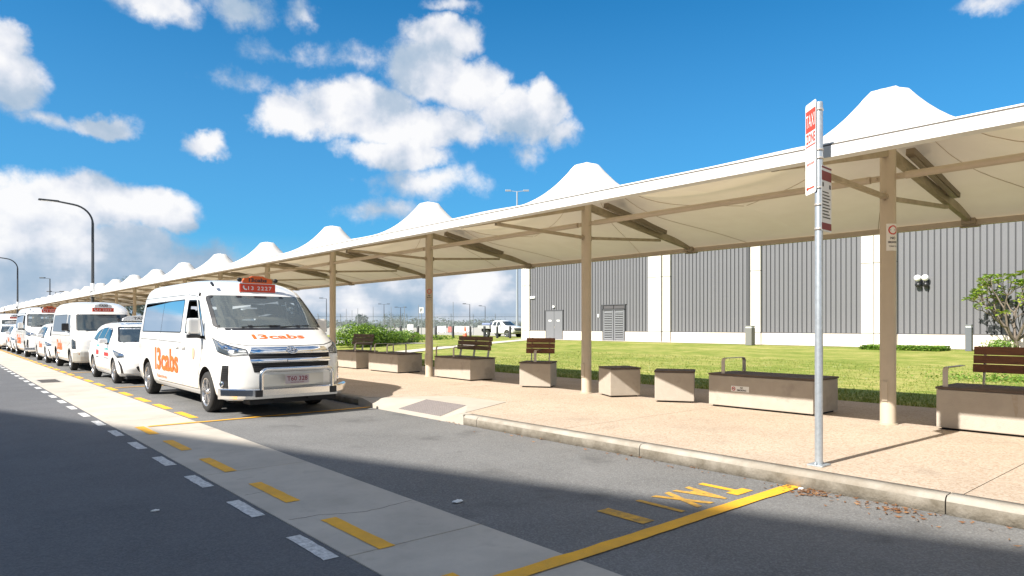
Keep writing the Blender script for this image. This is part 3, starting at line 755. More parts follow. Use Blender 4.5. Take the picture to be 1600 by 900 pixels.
# ------------------------------------------------------------------ benches
def bench(name, label, x, y, L_, W_, rot, back=None, arms=(), sticker=None, group=None, stain=False, woodm=None):
    """origin at the ground centre; local +y is the bench's length, -x its front"""
    wm = woodm or WOOD
    t = thing(name, label, 'bench', (x, y, .15), rot, group)
    H_ = .51
    MB().box(-W_ / 2, W_ / 2, -L_ / 2, L_ / 2, .028, H_).build('concrete_base', BENCHC, t, bevel=.012)
    MB().box(-W_ / 2 + .05, W_ / 2 - .05, -L_ / 2 + .05, L_ / 2 - .05, 0, .03).build('plinth', BLACKM, t)
    ns = 6; sw = (W_ + .01) / ns
    me = MB().box(-sw / 2 + .004, sw / 2 - .004, -L_ / 2 - .012, L_ / 2 + .012, H_ + .004, H_ + .034).build('seat_slat', WOODG, t, bevel=.003)
    me.location.x = -W_ / 2 + sw * .5
    for i in range(1, ns): obj('seat_slat', me.data, t, (-W_ / 2 + sw * (i + .5), 0, 0))
    if back:
        y0, y1 = back
        for i in range(3):
            z = H_ + .20 + i * .115
            dx = W_ / 2 - .17 + (z - H_) * .22
            MB().box(dx - .016, dx + .016, y0, y1, z, z + .107).build('back_slat', wm, t, bevel=.004)
        k = 3 if y1 - y0 > 1.2 else 2
        for i in range(k):
            yy = y0 + .12 + (y1 - y0 - .24) * i / (k - 1)
            MB().bar((W_ / 2 - .13, yy, H_ + .03), (W_ / 2 - .17 + .11 + .03, yy, H_ + .54), .05, .02).build('back_support', STEEL, t)
    for ay in arms:
        pts = [(-W_ / 2 + .03, H_ + .03), (-W_ / 2 + .03, H_ + .235), (-W_ / 2 + .045, H_ + .265), (-W_ / 2 + .08, H_ + .28), (W_ / 2 - .20, H_ + .28), (W_ / 2 - .165, H_ + .265), (W_ / 2 - .15, H_ + .235), (W_ / 2 - .15, H_ + .03)]
        if back: pts = pts[:5] + [(W_ / 2 - .12, H_ + .28)]
        mb = MB(); n_ = len(pts); vs = []
        for i, (px, pz) in enumerate(pts):
            a = Vector(pts[max(i - 1, 0)]); b = Vector(pts[min(i + 1, n_ - 1)]); d = (b - a).normalized(); nn = Vector((-d.y, d.x)) * .006
            for sy in (-.03, .03):
                vs += [(px + nn.x, ay + sy, pz + nn.y), (px - nn.x, ay + sy, pz - nn.y)]
        fs = []
        for i in range(n_ - 1):
            o = i * 4; fs += [(o, o + 4, o + 6, o + 2), (o + 1, o + 3, o + 7, o + 5), (o, o + 1, o + 5, o + 4), (o + 2, o + 6, o + 7, o + 3)]
        fs += [(0, 2, 3, 1), (4 * n_ - 4, 4 * n_ - 3, 4 * n_ - 1, 4 * n_ - 2)]
        mb.add(vs, fs); mb.build('armrest', STEEL, t)
    if sticker is not None:
        xs_ = -W_ / 2 - .003; yc = sticker; zc = .315
        s_ = MB().box(xs_ - .002, xs_ + .002, yc - .155, yc + .155, zc - .045, zc + .045).build('notice_plate', SIGNW, t)
        f = lambda u, v: (xs_ - .004, yc - u, zc + v)
        mb = MB(); n_ = 20
        o1 = [f(-.11 + math.cos(2 * math.pi * i / n_) * .032, math.sin(2 * math.pi * i / n_) * .032) for i in range(n_)]
        o2 = [f(-.11 + math.cos(2 * math.pi * i / n_) * .022, math.sin(2 * math.pi * i / n_) * .022) for i in range(n_)]
        mb.add(o1 + o2, [(i, (i + 1) % n_, n_ + (i + 1) % n_, n_ + i) for i in range(n_)])
        mb.add([f(-.13, .016), f(-.126, .02), f(-.09, -.016), f(-.094, -.02)], [(0, 1, 2, 3)])
        mb.build('red_ring', REDP, s_)
        mb = MB(); mb.add([f(-.13, -.004), f(-.094, -.004), f(-.094, .004), f(-.13, .004)], [(0, 1, 2, 3)])
        put_text(mb, 'NO', lambda u, v: f(.03 + u, .005 + v), .045, .028, bold=.03); put_text(mb, 'SMOKING', lambda u, v: f(.03 + u, -.034 + v), .16, .028, bold=.03)
        mb.build('lettering', DARKP, s_)
    if stain:
        st_m = mat('rust_stain', (.34, .28, .21), .85, var=.6, vscale=14, col2=(.42, .37, .31))
        MB().add([(-W_ / 2 - .003, stain - .03, .50), (-W_ / 2 - .003, stain + .03, .50), (-W_ / 2 - .003, stain - .012, .22), (-W_ / 2 - .003, stain - .035, .30)], [(0, 1, 2, 3)]).build('rust_stain', st_m, t)
    return t
bench('bench', 'concrete bench with brown slatted backrest and one armrest at the right edge of the photo', 10.18, 1.625, 2.75, .84, 0, back=(-1.3, 1.16), arms=(1.28,), stain=.55)
bench('bench', 'long backless concrete bench with one steel hoop armrest and a no smoking plate', 10.15, 5.45, 1.74, .82, 0, arms=(.62,), sticker=.30)
bench('bench', 'short square backless concrete seat facing the road squarely, left of the long hoop bench', 9.93, 7.12, .66, .60, R(33))
bench('bench', 'short square backless concrete seat turned cornerwise, right of the second canopy column', 9.87, 8.34, .60, .60, R(-27))
bench('bench', 'short single concrete seat with a reddish slatted backrest and one armrest', 10.0, 10.72, .68, .62, R(33), back=(-.32, .32), arms=(.0,))
bench('bench', 'long concrete bench with brown backrest and two curved armrests beside the third canopy column', 10.12, 13.57, 1.62, .74, R(-3), back=(-.80, .66), arms=(-.05, .76), woodm=mat('faded_hardwood', (.17, .10, .06), .6, var=.5, vscale=3, bump=.3, bscale=30, stretch=(6, 1, 9)))
bench('bench', 'long backless concrete bench with two curved armrests between two backed benches', 10.14, 16.92, 1.62, .80, 0, arms=(-.2, .5), sticker=None)
bench('bench', 'concrete bench with dark brown backrest partly hidden behind the nearest white van', 10.11, 19.2, 1.42, .74, 0, back=(-.6, .7), arms=(-.6,), woodm=mat('dark_hardwood', (.12, .08, .055), .6, var=.5, vscale=3, bump=.3, bscale=30, stretch=(6, 1, 9)))

# ------------------------------------------------------------------ kerbside sign post
PX, PY = 6.39, 2.95
sp = thing('sign_post', 'galvanised steel post bolted to the pavement, carrying two signs', 'sign post', (PX, PY, .15))
MB().lathe([(.0365, .01), (.0365, 3.43), (.034, 3.445), (0, 3.447)], n=20).build('pole', GALV, sp)
mb = MB(); mb.box(-.09, .09, -.075, .075, 0, .014); mb.build('base_plate', GALV, sp, bevel=.003)
mb = MB()
for sx in (-1, 1):
    mb.lathe([(0, .014), (.013, .014), (.013, .026), (.007, .028), (.007, .04), (0, .041)], n=6, c=(sx * .068, .0, 0))
mb.build('anchor_bolt', GALV, sp)
mb = MB()
for z in (2.23, 2.46, 2.62, 2.90, 2.98, 3.36): mb.lathe([(.037, z), (.041, z), (.041, z + .022), (.037, z + .022)], n=20)
mb.build('strap', STEEL, sp)
def flat_sign(name, label, az, w, z0, z1, off, r, painter, cat='sign'):
    t = thing(name, label, cat, (PX, PY, .15), az)
    M = Matrix.Rotation(R(90), 4, 'X')
    # plate in the local xz plane, facing local -y
    poly = rbox([(off, z0), (off + w, z0), (off + w, z1), (off, z1)], r)
    mb = MB(); n_ = len(poly)
    vs = [(p[0], -.043, p[1]) for p in poly] + [(p[0], -.0405, p[1]) for p in poly]
    mb.add(vs, [tuple(range(n_))], 0); mb.add(vs, [tuple(range(n_, 2 * n_))[::-1]], 1)
    mb.add(vs, [(i, n_ + i, n_ + (i + 1) % n_, (i + 1) % n_) for i in range(n_)], 1)
    mb.build('sign_plate', [SIGNW, GALV], t)
    painter(t, lambda u, v: (off + w / 2 + u, -.0445, v), w)
    return t
def rect(mb, f, x0, x1, z0, z1): mb.add([f(x0, z0), f(x1, z0), f(x1, z1), f(x0, z1)], [(0, 1, 2, 3)])
def p_upper(t, f, w):
    mb = MB(); rect(mb, f, -w / 2 + .012, w / 2 - .012, 3.19, 3.40)
    put_text(mb, 'ZONE', lambda u, v: f(u, 3.08 + v), w * .84, .095, bold=.03)
    rect(mb, f, -w / 2 + .012, w / 2 - .012, 3.05, 3.062)
    rect(mb, f, -.07, .08, 2.64, 2.655)
    mb.add([f(-.10, 2.647), f(-.055, 2.625), f(-.055, 2.67)], [(0, 1, 2)])
    for i in range(6): rect(mb, f, -.08 + i * .028, -.062 + i * .028, 2.87, 2.892)
    mb.build('red_print', REDS, t)
    mb = MB(); f2 = lambda u, v: (f(u, v)[0], -.046, f(u, v)[2])
    put_text(mb, 'TAXI', lambda u, v: f2(u, 3.235 + v), w * .78, .12, bold=.0, space=1.15)
    mb.build('lettering', SIGNW, t)
flat_sign('taxi_zone_sign', 'tall white and red TAXI ZONE sign at the top of the galvanised post', R(-131), .235, 2.59, 3.47, -.195, .03, p_upper)
def p_lower(t, f, w):
    for a_, b_ in ((2.70, 2.79), (2.235, 2.30), (2.815, 2.832)):
        mb = MB(); rect(mb, f, -w / 2 + .004, w / 2 - .004, a_, b_); mb.build('maroon_band', MAROON, t)
    mb = MB()
    for i in range(9):
        rect(mb, f, -w / 2 + .02, w / 2 - .03 - .02 * (i % 3), 2.345 + i * .03, 2.356 + i * .03)
    rect(mb, f, -w / 2 + .02, -w / 2 + .05, 2.64, 2.68); rect(mb, f, w / 2 - .055, w / 2 - .02, 2.63, 2.67)
    mb.build('small_print', DARKP, t)
flat_sign('notice_sign', 'white notice with maroon bands and small print on the post below the TAXI ZONE sign', R(3), .235, 2.22, 2.84, -.045, .008, p_lower)

# ------------------------------------------------------------------ vehicles
def lerp_rows(rows, z):
    if z <= rows[0][0]: return rows[0][1:]
    for a, b in zip(rows, rows[1:]):
        if z <= b[0]:
            t = (z - a[0]) / (b[0] - a[0]); return [p + (q - p) * t for p, q in zip(a[1:], b[1:])]
    return rows[-1][1:]
class Shape:
    """stack of rounded plan outlines; rows: z, half width, front y, front depth, front power, rear y, rear depth"""
    def __init__(s, rows, inset=0.0, zmin=None): s.rows = rows; s.inset = inset
    def par(s, z):
        hw, yf, df, pf, yr, dr = lerp_rows(s.rows, z); i = s.inset
        return hw - i, yf + i, max(.05, df), pf, yr - i, max(.05, dr)
    def front(s, x, z):
        hw, yf, df, pf, yr, dr = s.par(z); t = min(1, abs(x) / hw)
        return yf + df * (1 - (1 - t ** pf) ** .5)
    def rear(s, x, z):
        hw, yf, df, pf, yr, dr = s.par(z); t = min(1, abs(x) / hw)
        return yr - dr * (1 - (1 - t ** 4) ** .5)
    def side(s, y, z):
        hw, yf, df, pf, yr, dr = s.par(z)
        if y < yf + df:
            q = max(0, min(1, (yf + df - y) / df)); return hw * max(0, 1 - q * q) ** (1 / pf)
        if y > yr - dr:
            q = max(0, min(1, (y - yr + dr) / dr)); return hw * max(0, 1 - q * q) ** .25
        return hw
    def ring(s, z, nf=12, ns=14, nr=7):
        hw, yf, df, pf, yr, dr = s.par(z); pts = []
        for i in range(nf + 1):
            th = math.pi / 2 * i / nf; x = hw * math.sin(th) ** (2 / pf); pts.append((x, yf + df - df * math.cos(th)))
        for i in range(1, ns): pts.append((hw, yf + df + (yr - dr - yf - df) * i / ns))
        for i in range(nr + 1):
            th = math.pi / 2 * (1 - i / nr); x = hw * math.sin(th) ** .5; pts.append((x, yr - dr + dr * math.cos(th)))
        full = pts + [(-x, y) for x, y in pts[-2:0:-1]]
        return [(x, y, z) for x, y in full]
    def mesh_data(s, zs):
        rings = [s.ring(z) for z in zs]; n = len(rings[0]); vs = [v for r in rings for v in r]
        fs = [(i * n + k, i * n + (k + 1) % n, (i + 1) * n + (k + 1) % n, (i + 1) * n + k) for i in range(len(zs) - 1) for k in range(n)]
        # caps as strips between the left and right halves
        for base, flip in ((0, True), ((len(zs) - 1) * n, False)):
            h = n // 2
            for k in range(h):
                a, b = k, k + 1; c, d = (n - b) % n, (n - a) % n
                f = [a, b, c, d]; f = [q for i, q in enumerate(f) if q not in f[:i]]
                if len(f) < 3: continue
                f = [base + q for q in f]
                fs.append(tuple(f[::-1]) if flip else tuple(f))
        return vs, fs
def zlist(rows, step=.05):
    zs = []
    for a, b in zip(rows, rows[1:]):
        n = max(1, int(math.ceil((b[0] - a[0]) / step)))
        zs += [a[0] + (b[0] - a[0]) * i / n for i in range(n)]
    return zs + [rows[-1][0]]
def inter_poly(poly, z):
    xs = []
    n = len(poly)
    for i in range(n):
        (x0, z0), (x1, z1) = poly[i], poly[(i + 1) % n]
        if (z0 <= z < z1) or (z1 <= z < z0): xs.append(x0 + (x1 - x0) * (z - z0) / (z1 - z0))
    return (min(xs), max(xs)) if len(xs) >= 2 else None
def patch(mb, poly, fn, nz=10, nx=10, mi=0):
    """fill a row-convex outline (a,z) with a grid mapped by fn(a,z)"""
    z0 = min(p[1] for p in poly); z1 = max(p[1] for p in poly); rows = []
    for j in range(nz + 1):
        z = z0 + (z1 - z0) * (.0015 + .997 * j / nz); q = inter_poly(poly, z)
        if q: rows.append([fn(q[0] + (q[1] - q[0]) * i / nx, z) for i in range(nx + 1)])
    vs = [v for r in rows for v in r]
    fs = [(j * (nx + 1) + i, j * (nx + 1) + i + 1, (j + 1) * (nx + 1) + i + 1, (j + 1) * (nx + 1) + i) for j in range(len(rows) - 1) for i in range(nx)]
    mb.add(vs, fs, mi, True)
def rim_strip(mb, poly, w, fn, mi=0, sub=4):
    """band of width w running inside an outline"""
    n = len(poly); cx = sum(p[0] for p in poly) / n; cz = sum(p[1] for p in poly) / n; A = []; B = []
    P = []
    for i in range(n):
        a, b = poly[i], poly[(i + 1) % n]
        for k in range(sub): P.append((a[0] + (b[0] - a[0]) * k / sub, a[1] + (b[1] - a[1]) * k / sub))
    m = len(P)
    area = sum(P[i][0] * P[(i + 1) % m][1] - P[(i + 1) % m][0] * P[i][1] for i in range(m)); sg = 1 if area > 0 else -1
    for i in range(m):
        a, b = P[i - 1], P[(i + 1) % m]; dx, dz = b[0] - a[0], b[1] - a[1]; l = math.hypot(dx, dz) or 1
        A.append(fn(*P[i])); B.append(fn(P[i][0] - sg * dz / l * w, P[i][1] + sg * dx / l * w))
    mb.add(A + B, [(i, (i + 1) % m, m + (i + 1) % m, m + i) for i in range(m)], mi)
def line_strip(mb, pts, w, fn, mi=0, sub=8):
    P = []
    for a, b in zip(pts, pts[1:]):
        for k in range(sub): P.append((a[0] + (b[0] - a[0]) * k / sub, a[1] + (b[1] - a[1]) * k / sub))
    P.append(pts[-1]); A = []; B = []; m = len(P)
    for i in range(m):
        a, b = P[max(i - 1, 0)], P[min(i + 1, m - 1)]; dx, dz = b[0] - a[0], b[1] - a[1]; l = math.hypot(dx, dz) or 1
        A.append(fn(P[i][0] - dz / l * w / 2, P[i][1] + dx / l * w / 2)); B.append(fn(P[i][0] + dz / l * w / 2, P[i][1] - dx / l * w / 2))
    mb.add(A + B, [(i, i + 1, m + i + 1, m + i) for i in range(m - 1)], mi)

def make_wheel(r, w, spokes=5):
    ty = MB(); rr = r * .70
    ty.lathe([(rr - .01, -w / 2 + .02), (rr, -w / 2 + .004), (rr + .02, -w / 2), (r - .035, -w / 2 + .004), (r - .01, -w / 2 + .02), (r, -w / 2 + .05), (r, w / 2 - .05), (r - .01, w / 2 - .02), (r - .035, w / 2 - .004), (rr, w / 2), (rr - .01, w / 2 - .03)], n=40, axis='X')
    for g in (-.04, 0, .04): ty.lathe([(r + .001, g - .006), (r + .0015, g), (r + .001, g + .006)], n=40, axis='X', mi=1)
    tm = ty.mesh('tyre', [RUBBER, BLACKM])
    rm = MB()
    rm.lathe([(rr, -w / 2 + .006), (rr - .014, -w / 2 + .004), (rr - .022, -w / 2 + .03), (rr - .03, w / 2 - .03)], n=40, axis='X')
    rm.lathe([(rr - .02, -w / 2 + .10), (0.02, -w / 2 + .09)], n=30, axis='X', mi=1)
    for k in range(spokes):
        for off in (-.10, .10):
            a0 = 2 * math.pi * k / spokes + off * .5; a1 = 2 * math.pi * k / spokes + off * 1.6
            h = -w / 2 + .022
            p = lambda a, q, x: (x, math.cos(a) * q, math.sin(a) * q)
            ww = .10
            vs = [p(a0 - ww * 1.2, .045, h), p(a0 + ww * 1.2, .045, h), p(a1 + ww * .62, rr - .012, h - .008), p(a1 - ww * .62, rr - .012, h - .008)]
            vs += [(v[0] + .035, v[1], v[2]) for v in vs]
            rm.add(vs, [(0, 1, 2, 3), (7, 6, 5, 4), (0, 4, 5, 1), (1, 5, 6, 2), (2, 6, 7, 3), (3, 7, 4, 0)])
    rm.lathe([(0, -w / 2 + .004), (.028, -w / 2 + .006), (.034, -w / 2 + .02), (.06, -w / 2 + .025), (.062, -w / 2 + .06)], n=20, axis='X')
    for k in range(5):
        a = 2 * math.pi * (k + .5) / 5
        rm.lathe([(0, -w / 2 + .018), (.009, -w / 2 + .018), (.009, -w / 2 + .04)], n=6, axis='X', mi=1, c=(0, math.cos(a) * .048, math.sin(a) * .048))
    return tm, rm.mesh('rim', [RIM, BLACKM])
WHEELS = {}
def add_wheels(t, r, w, hx, ys, spokes=5):
    key = (r, w, spokes)
    if key not in WHEELS: WHEELS[key] = make_wheel(r, w, spokes)
    tm, rm = WHEELS[key]
    for y in ys:
        for s in (-1, 1):
            wh = obj('wheel', None, t, (s * hx, y, r), None)
            wh.rotation_euler = (0.3 * y, 0, 0 if s < 0 else math.pi)
            obj('tyre', tm, wh); obj('rim', rm, wh)

def boolean_body(name, sh, zs, paint_m, wheels, hx, wr, cuts, cabin_rows, parent):
    """painted shell, hollowed behind the glass, with wheel arches and window openings cut out"""
    vs, fs = sh.mesh_data(zs); mb = MB(); mb.add(vs, fs, 0, True)
    me = mb.mesh(name, [paint_m, INTER, BLACKM]); o = bpy.data.objects.new(name, me); COL.objects.link(o)
    cutters = []
    def cutter(m_, mi):
        me_ = m_.mesh('cutter', [paint_m, INTER, BLACKM])
        bm = bmesh.new(); bm.from_mesh(me_); bmesh.ops.remove_doubles(bm, verts=bm.verts, dist=1e-5); bmesh.ops.recalc_face_normals(bm, faces=bm.faces[:]); bm.to_mesh(me_); bm.free()
        c = bpy.data.objects.new('cutter', me_); COL.objects.link(c); cutters.append(c)
        md = o.modifiers.new('b', 'BOOLEAN'); md.operation = 'DIFFERENCE'; md.solver = 'EXACT'; md.object = c
        try: md.material_mode = 'TRANSFER'
        except Exception: pass
    if cabin_rows:
        cs = Shape(cabin_rows[0], inset=.0); v2, f2 = cs.mesh_data(zlist(cabin_rows[0], .12)); m2 = MB(); m2.add(v2, f2, 1); cutter(m2, 1)
    for y in wheels:
        for s in (-1, 1):
            m_ = MB(); x0, x1 = (hx + .10) * s, (hx - .42) * s; n_ = 28; vv = []
            for x in (x0 + .3 * s, x1):
                for k in range(n_):
                    a = 2 * math.pi * k / n_; vv.append((x, y + math.cos(a) * wr[1], wr[0] + math.sin(a) * wr[1]))
            m_.add(vv, [tuple(range(n_)), tuple(range(n_, 2 * n_))[::-1]] + [(k, (k + 1) % n_, n_ + (k + 1) % n_, n_ + k) for k in range(n_)], 2); cutter(m_, 2)
    for c in cuts:
        m_ = MB(); kind, poly, lo, hi = c; n_ = len(poly)
        if kind == 'x': vv = [(lo, p[0], p[1]) for p in poly] + [(hi, p[0], p[1]) for p in poly]
        else: vv = [(p[0], lo, p[1]) for p in poly] + [(p[0], hi, p[1]) for p in poly]
        m_.add(vv, [tuple(range(n_)), tuple(range(n_, 2 * n_))[::-1]] + [(k, (k + 1) % n_, n_ + (k + 1) % n_, n_ + k) for k in range(n_)], 2); cutter(m_, 2)
    dg = bpy.context.evaluated_depsgraph_get(); dg.update()
    me2 = bpy.data.meshes.new_from_object(o.evaluated_get(dg)); me2.name = name
    bpy.data.objects.remove(o)
    for c in cutters: bpy.data.objects.remove(c)
    me2.polygons.foreach_set('use_smooth', [True] * len(me2.polygons))
    me2.set_sharp_from_angle(angle=R(28))
    if len(me2.materials) < 3:
        me2.materials.clear()
        for q in (paint_m, INTER, BLACKM): me2.materials.append(q)
    return obj(name, me2, parent)

def vprint(t, name, m, items):
    mb = MB()
    for (s, fn, w, h, b) in items: put_text(mb, s, fn, w, h, bold=b)
    return mb.build(name, m, t)

def badge(mb, fn, w, h):
    def ell(cx, cz, a, b, tw):
        n_ = 28
        for r0, r1 in [(1, 1 - tw)]:
            A = [fn(cx + a * r0 * math.cos(2 * math.pi * i / n_), cz + b * r0 * math.sin(2 * math.pi * i / n_), .004) for i in range(n_)]
            B = [fn(cx + a * r1 * math.cos(2 * math.pi * i / n_), cz + b * r1 * math.sin(2 * math.pi * i / n_), .004) for i in range(n_)]
            M_ = [fn(cx + a * (r0 + r1) / 2 * math.cos(2 * math.pi * i / n_), cz + b * (r0 + r1) / 2 * math.sin(2 * math.pi * i / n_), .012) for i in range(n_)]
            mb.add(A + M_ + B, [(i, (i + 1) % n_, n_ + (i + 1) % n_, n_ + i) for i in range(n_)] + [(n_ + i, n_ + (i + 1) % n_, 2 * n_ + (i + 1) % n_, 2 * n_ + i) for i in range(n_)], 0, True)
    ell(0, 0, w, h, .16); ell(0, h * .10, w * .36, h * .80, .34); ell(0, h * .42, w * .74, h * .40, .34)

def roof_sign(t, y, z, w, big, with_phone=True, panel=True, tilt=0):
    """taxi sign above the windscreen: arched top box and a phone number panel"""
    r = obj('roof_sign', None, t, (0, y, z))
    hb = .15 if big else .12
    if panel:
        MB().box(-w / 2, w / 2, -.02, .03, 0, hb).build('number_panel', REDS, r, bevel=.006)
        MB().box(-w / 2 - .01, w / 2 + .01, -.028, .035, -.012, -.002).box(-w / 2 - .01, w / 2 + .01, -.028, .035, hb + .002, hb + .010).build('panel_trim', SIGNW, r)
        f = lambda u, v: (u, -.022, v)
        mb = MB(); put_text(mb, '13 2227', lambda u, v: f(.035 + u, hb * .26 + v), w * .66, hb * .46, bold=.01, space=1.25)
        # handset mark
        pts = [(-w * .42, hb * .72), (-w * .40, hb * .80), (-w * .375, hb * .70), (-w * .385, hb * .58), (-w * .36, hb * .44), (-w * .335, hb * .38), (-w * .315, hb * .42), (-w * .30, hb * .30), (-w * .335, hb * .22), (-w * .385, hb * .32), (-w * .42, hb * .52)]
        mb.add([f(*p) for p in pts], [tuple(range(len(pts)))]); mb.build('lettering', SIGNW, r)
        z0 = hb + .012
    else: z0 = 0
    wa = w * .82
    arch = [(-wa / 2, z0), (wa / 2, z0), (wa / 2, z0 + .05), (wa * .46, z0 + .085), (wa * .28, z0 + .105), (wa * .18, z0 + .135), (-wa * .18, z0 + .135), (-wa * .28, z0 + .105), (-wa * .46, z0 + .085), (-wa / 2, z0 + .05)]
    mb = MB(); n_ = len(arch)
    vs = [(a, -.015, b) for a, b in arch] + [(a, .05, b) for a, b in arch]
    mb.add(vs, [tuple(range(n_)), tuple(range(n_, 2 * n_))[::-1]] + [(i, n_ + i, n_ + (i + 1) % n_, (i + 1) % n_) for i in range(n_)])
    top_m = mat('orange_sign_face', (.80, .12, .01), .4) if with_phone else SIGNW
    mb.build('arched_top', top_m, r)
    mb = MB(); put_text(mb, '13cabs' if with_phone else 'TAXI', lambda u, v: (u, -.018, z0 + .022 + v), wa * (.62 if with_phone else .5), .075, bold=.035)
    mb.build('lettering', DARKP, r)
    if with_phone and big:
        for s in (-1, 1):
            MB().lathe([(0, -.03), (.035, -.03), (.042, -.01), (.03, .03), (0, .04)], n=14, axis='Y', c=(s * (w / 2 + .005), 0, hb + .07)).build('marker_lamp', BLACK, r)
    return r

def van(label, paint_m=VANW, loc=(0, 0, 0), full=True, group=None):
    t = thing('minibus_taxi', label, 'van', loc, 0, group)
    rows = [  # z, hw, yf, df, pf, yr, dr
        (0.26, 0.88, 0.16, 0.55, 4, 6.15, 0.12), (0.34, 0.93, 0.09, 0.6, 4, 6.21, 0.14), (0.46, 0.955, 0.05, 0.62, 4, 6.24, 0.15), (0.62, 0.972, 0.04, 0.62, 3.8, 6.25, 0.15),
        (0.8, 0.975, 0.045, 0.6, 3.6, 6.25, 0.15), (0.95, 0.975, 0.07, 0.58, 3.4, 6.24, 0.15), (1.06, 0.972, 0.12, 0.56, 3.2, 6.23, 0.15), (1.12, 0.97, 0.18, 0.54, 3, 6.23, 0.15), (1.18, 0.967, 0.28, 0.52, 2.9, 6.22, 0.15),
        (1.24, 0.962, 0.4, 0.5, 2.8, 6.21, 0.15), (1.31, 0.955, 0.54, 0.47, 2.8, 6.21, 0.15), (1.38, 0.945, 0.69, 0.4, 3.4, 6.2, 0.15), (1.43, 0.938, 0.8, 0.39, 3.4, 6.19, 0.15), (1.6, 0.92, 1, 0.37, 3.4, 6.17, 0.15), (1.84, 0.888, 1.32, 0.35, 3.4, 6.14, 0.15),
        (2.02, 0.862, 1.57, 0.35, 3.4, 6.11, 0.16), (2.1, 0.845, 1.68, 0.37, 3.4, 6.08, 0.18), (2.17, 0.825, 1.8, 0.5, 2.8, 6.05, 0.2), (2.23, 0.795, 1.95, 0.6, 2.7, 6.01, 0.22), (2.285, 0.74, 2.15, 0.7, 2.6, 5.95, 0.26), (2.32, 0.66, 2.38, 0.7, 2.5, 5.85, 0.3), (2.34, 0.54, 2.65, 0.7, 2.4, 5.7, 0.35), (2.352, 0.32, 3, 0.6, 2.2, 5.45, 0.4)]
    sh = Shape(rows)
    def fs_(x, z, off=.004):
        return (x, sh.front(x, z) - off, z)
    def sd(s, off=.004): return lambda y, z: (s * (sh.side(y, z) + off), y, z)
    ws = rbox([(-.915, 1.435), (.915, 1.435), (.845, 2.01), (-.845, 2.01)], .07)
    rearw = rbox([(2.86, 1.335), (5.88, 1.335), (5.82, 1.95), (2.86, 1.97)], .06)
    doorw = rbox([(1.60, 1.29), (2.62, 1.335), (2.62, 1.95), (2.13, 1.94)], .06)
    quart = rbox([(1.30, 1.22), (1.52, 1.26), (2.06, 1.93), (1.98, 1.93)], .03)
    slide = rbox([(2.92, 1.335), (4.2, 1.335), (4.2, 1.93), (2.92, 1.94)], .06)
    cab = [(1.02, .88, .95, .4, 3, 6.07, .1), (1.30, .88, .98, .4, 3, 6.05, .1), (1.42, .875, 1.0, .4, 3, 6.05, .1), (2.02, .825, 1.72, .35, 3, 5.97, .1), (2.15, .74, 2.0, .4, 3, 5.85, .15), (2.22, .55, 2.3, .4, 3, 5.6, .2)]
    cuts = [('y', ws, -.5, 1.95)]
    for s in (-1, 1):
        for w_ in (rearw, doorw, quart): cuts.append(('x', w_, s * .55, s * 1.3))
    cuts.append(('y', rbox([(-.70, 1.38), (.70, 1.38), (.64, 1.92), (-.64, 1.92)], .06), 5.7, 6.6))
    boolean_body('body', sh, zlist(rows, .05), paint_m, (1.30, 5.36), .97, (.345, .435), cuts, [cab], t)
    # glass
    mb = MB(); patch(mb, ws, lambda x, z: fs_(x, z, .002), 14, 18); mb.build('windscreen', GLASS, t)
    mb = MB(); rim_strip(mb, ws, .045, lambda x, z: fs_(x, z, .005)); mb.build('windscreen_border', BLACK, t)
    for s in (-1, 1):
        for nm, w_ in (('side_window', rearw), ('quarter_window', quart)):
            mb = MB(); patch(mb, w_, sd(s, .001), 6, 14); rim_strip(mb, w_, .022, sd(s, .004), 1); mb.build(nm, [GLASSD, BLACK], t)
        mb = MB(); rim_strip(mb, doorw, .024, sd(s, .004), 1)
        if s > 0: patch(mb, doorw, sd(s, .001), 6, 8)
        else:   # the driver's window is wound half down
            dw2 = [(y, z) for y, z in doorw]; patch(mb, [(1.62, 1.30), (2.60, 1.345), (2.60, 1.50), (1.78, 1.50)], sd(s, .001), 4, 8)
        mb.build('door_window', [GLASS, BLACK], t)
        mb = MB()
        for pts in ([(1.46, 1.22), (1.52, .95), (1.70, .62), (1.80, .36)], [(2.74, 2.02), (2.76, 1.3), (2.76, .36)], [(1.46, 1.22), (2.10, 2.0), (2.72, 2.05)], [(4.30, 2.02), (4.32, 1.3), (4.32, 1.17)], [(2.80, 1.16), (5.9, 1.19)], [(1.75, .36), (4.5, .36)], [(2.80, 2.05), (5.95, 2.05)]):
            line_strip(mb, pts, .011, sd(s, .003))
        mb.build('panel_gap', mat('panel_gap', (.035, .035, .035), .7), t)
        mb = MB()
        for y in (2.50, 2.92): mb.box(s * .972, s * 1.005, y, y + .20, 1.05, 1.085)
        mb.build('door_handle', paint_m, t, bevel=.008)
        # lower crease and sill
        mb = MB(); line_strip(mb, [(1.75, .47), (4.5, .47)], .03, sd(s, .006)); mb.build('sill_trim', paint_m, t)
        # mirror
        m_ = obj('wing_mirror', None, t, (s * 1.0, 1.60, 1.36))
        mb = MB(); mb.box(-.10, .10, -.06, .06, .0, .27); mb.build('mirror_shell', paint_m, m_, bevel=.04); m_.location = (s * 1.10, 1.50, 1.33)
        MB().box(-.085, .085, .055, .064, .03, .25).build('mirror_glass', CHROME, m_)
        MB().box(-.10, .10, -.05, .05, -.07, -.005).bar((0, 0, -.03), (-s * .19, .10, -.07), .06, .05).build('mirror_foot', BLACK, m_, bevel=.01)
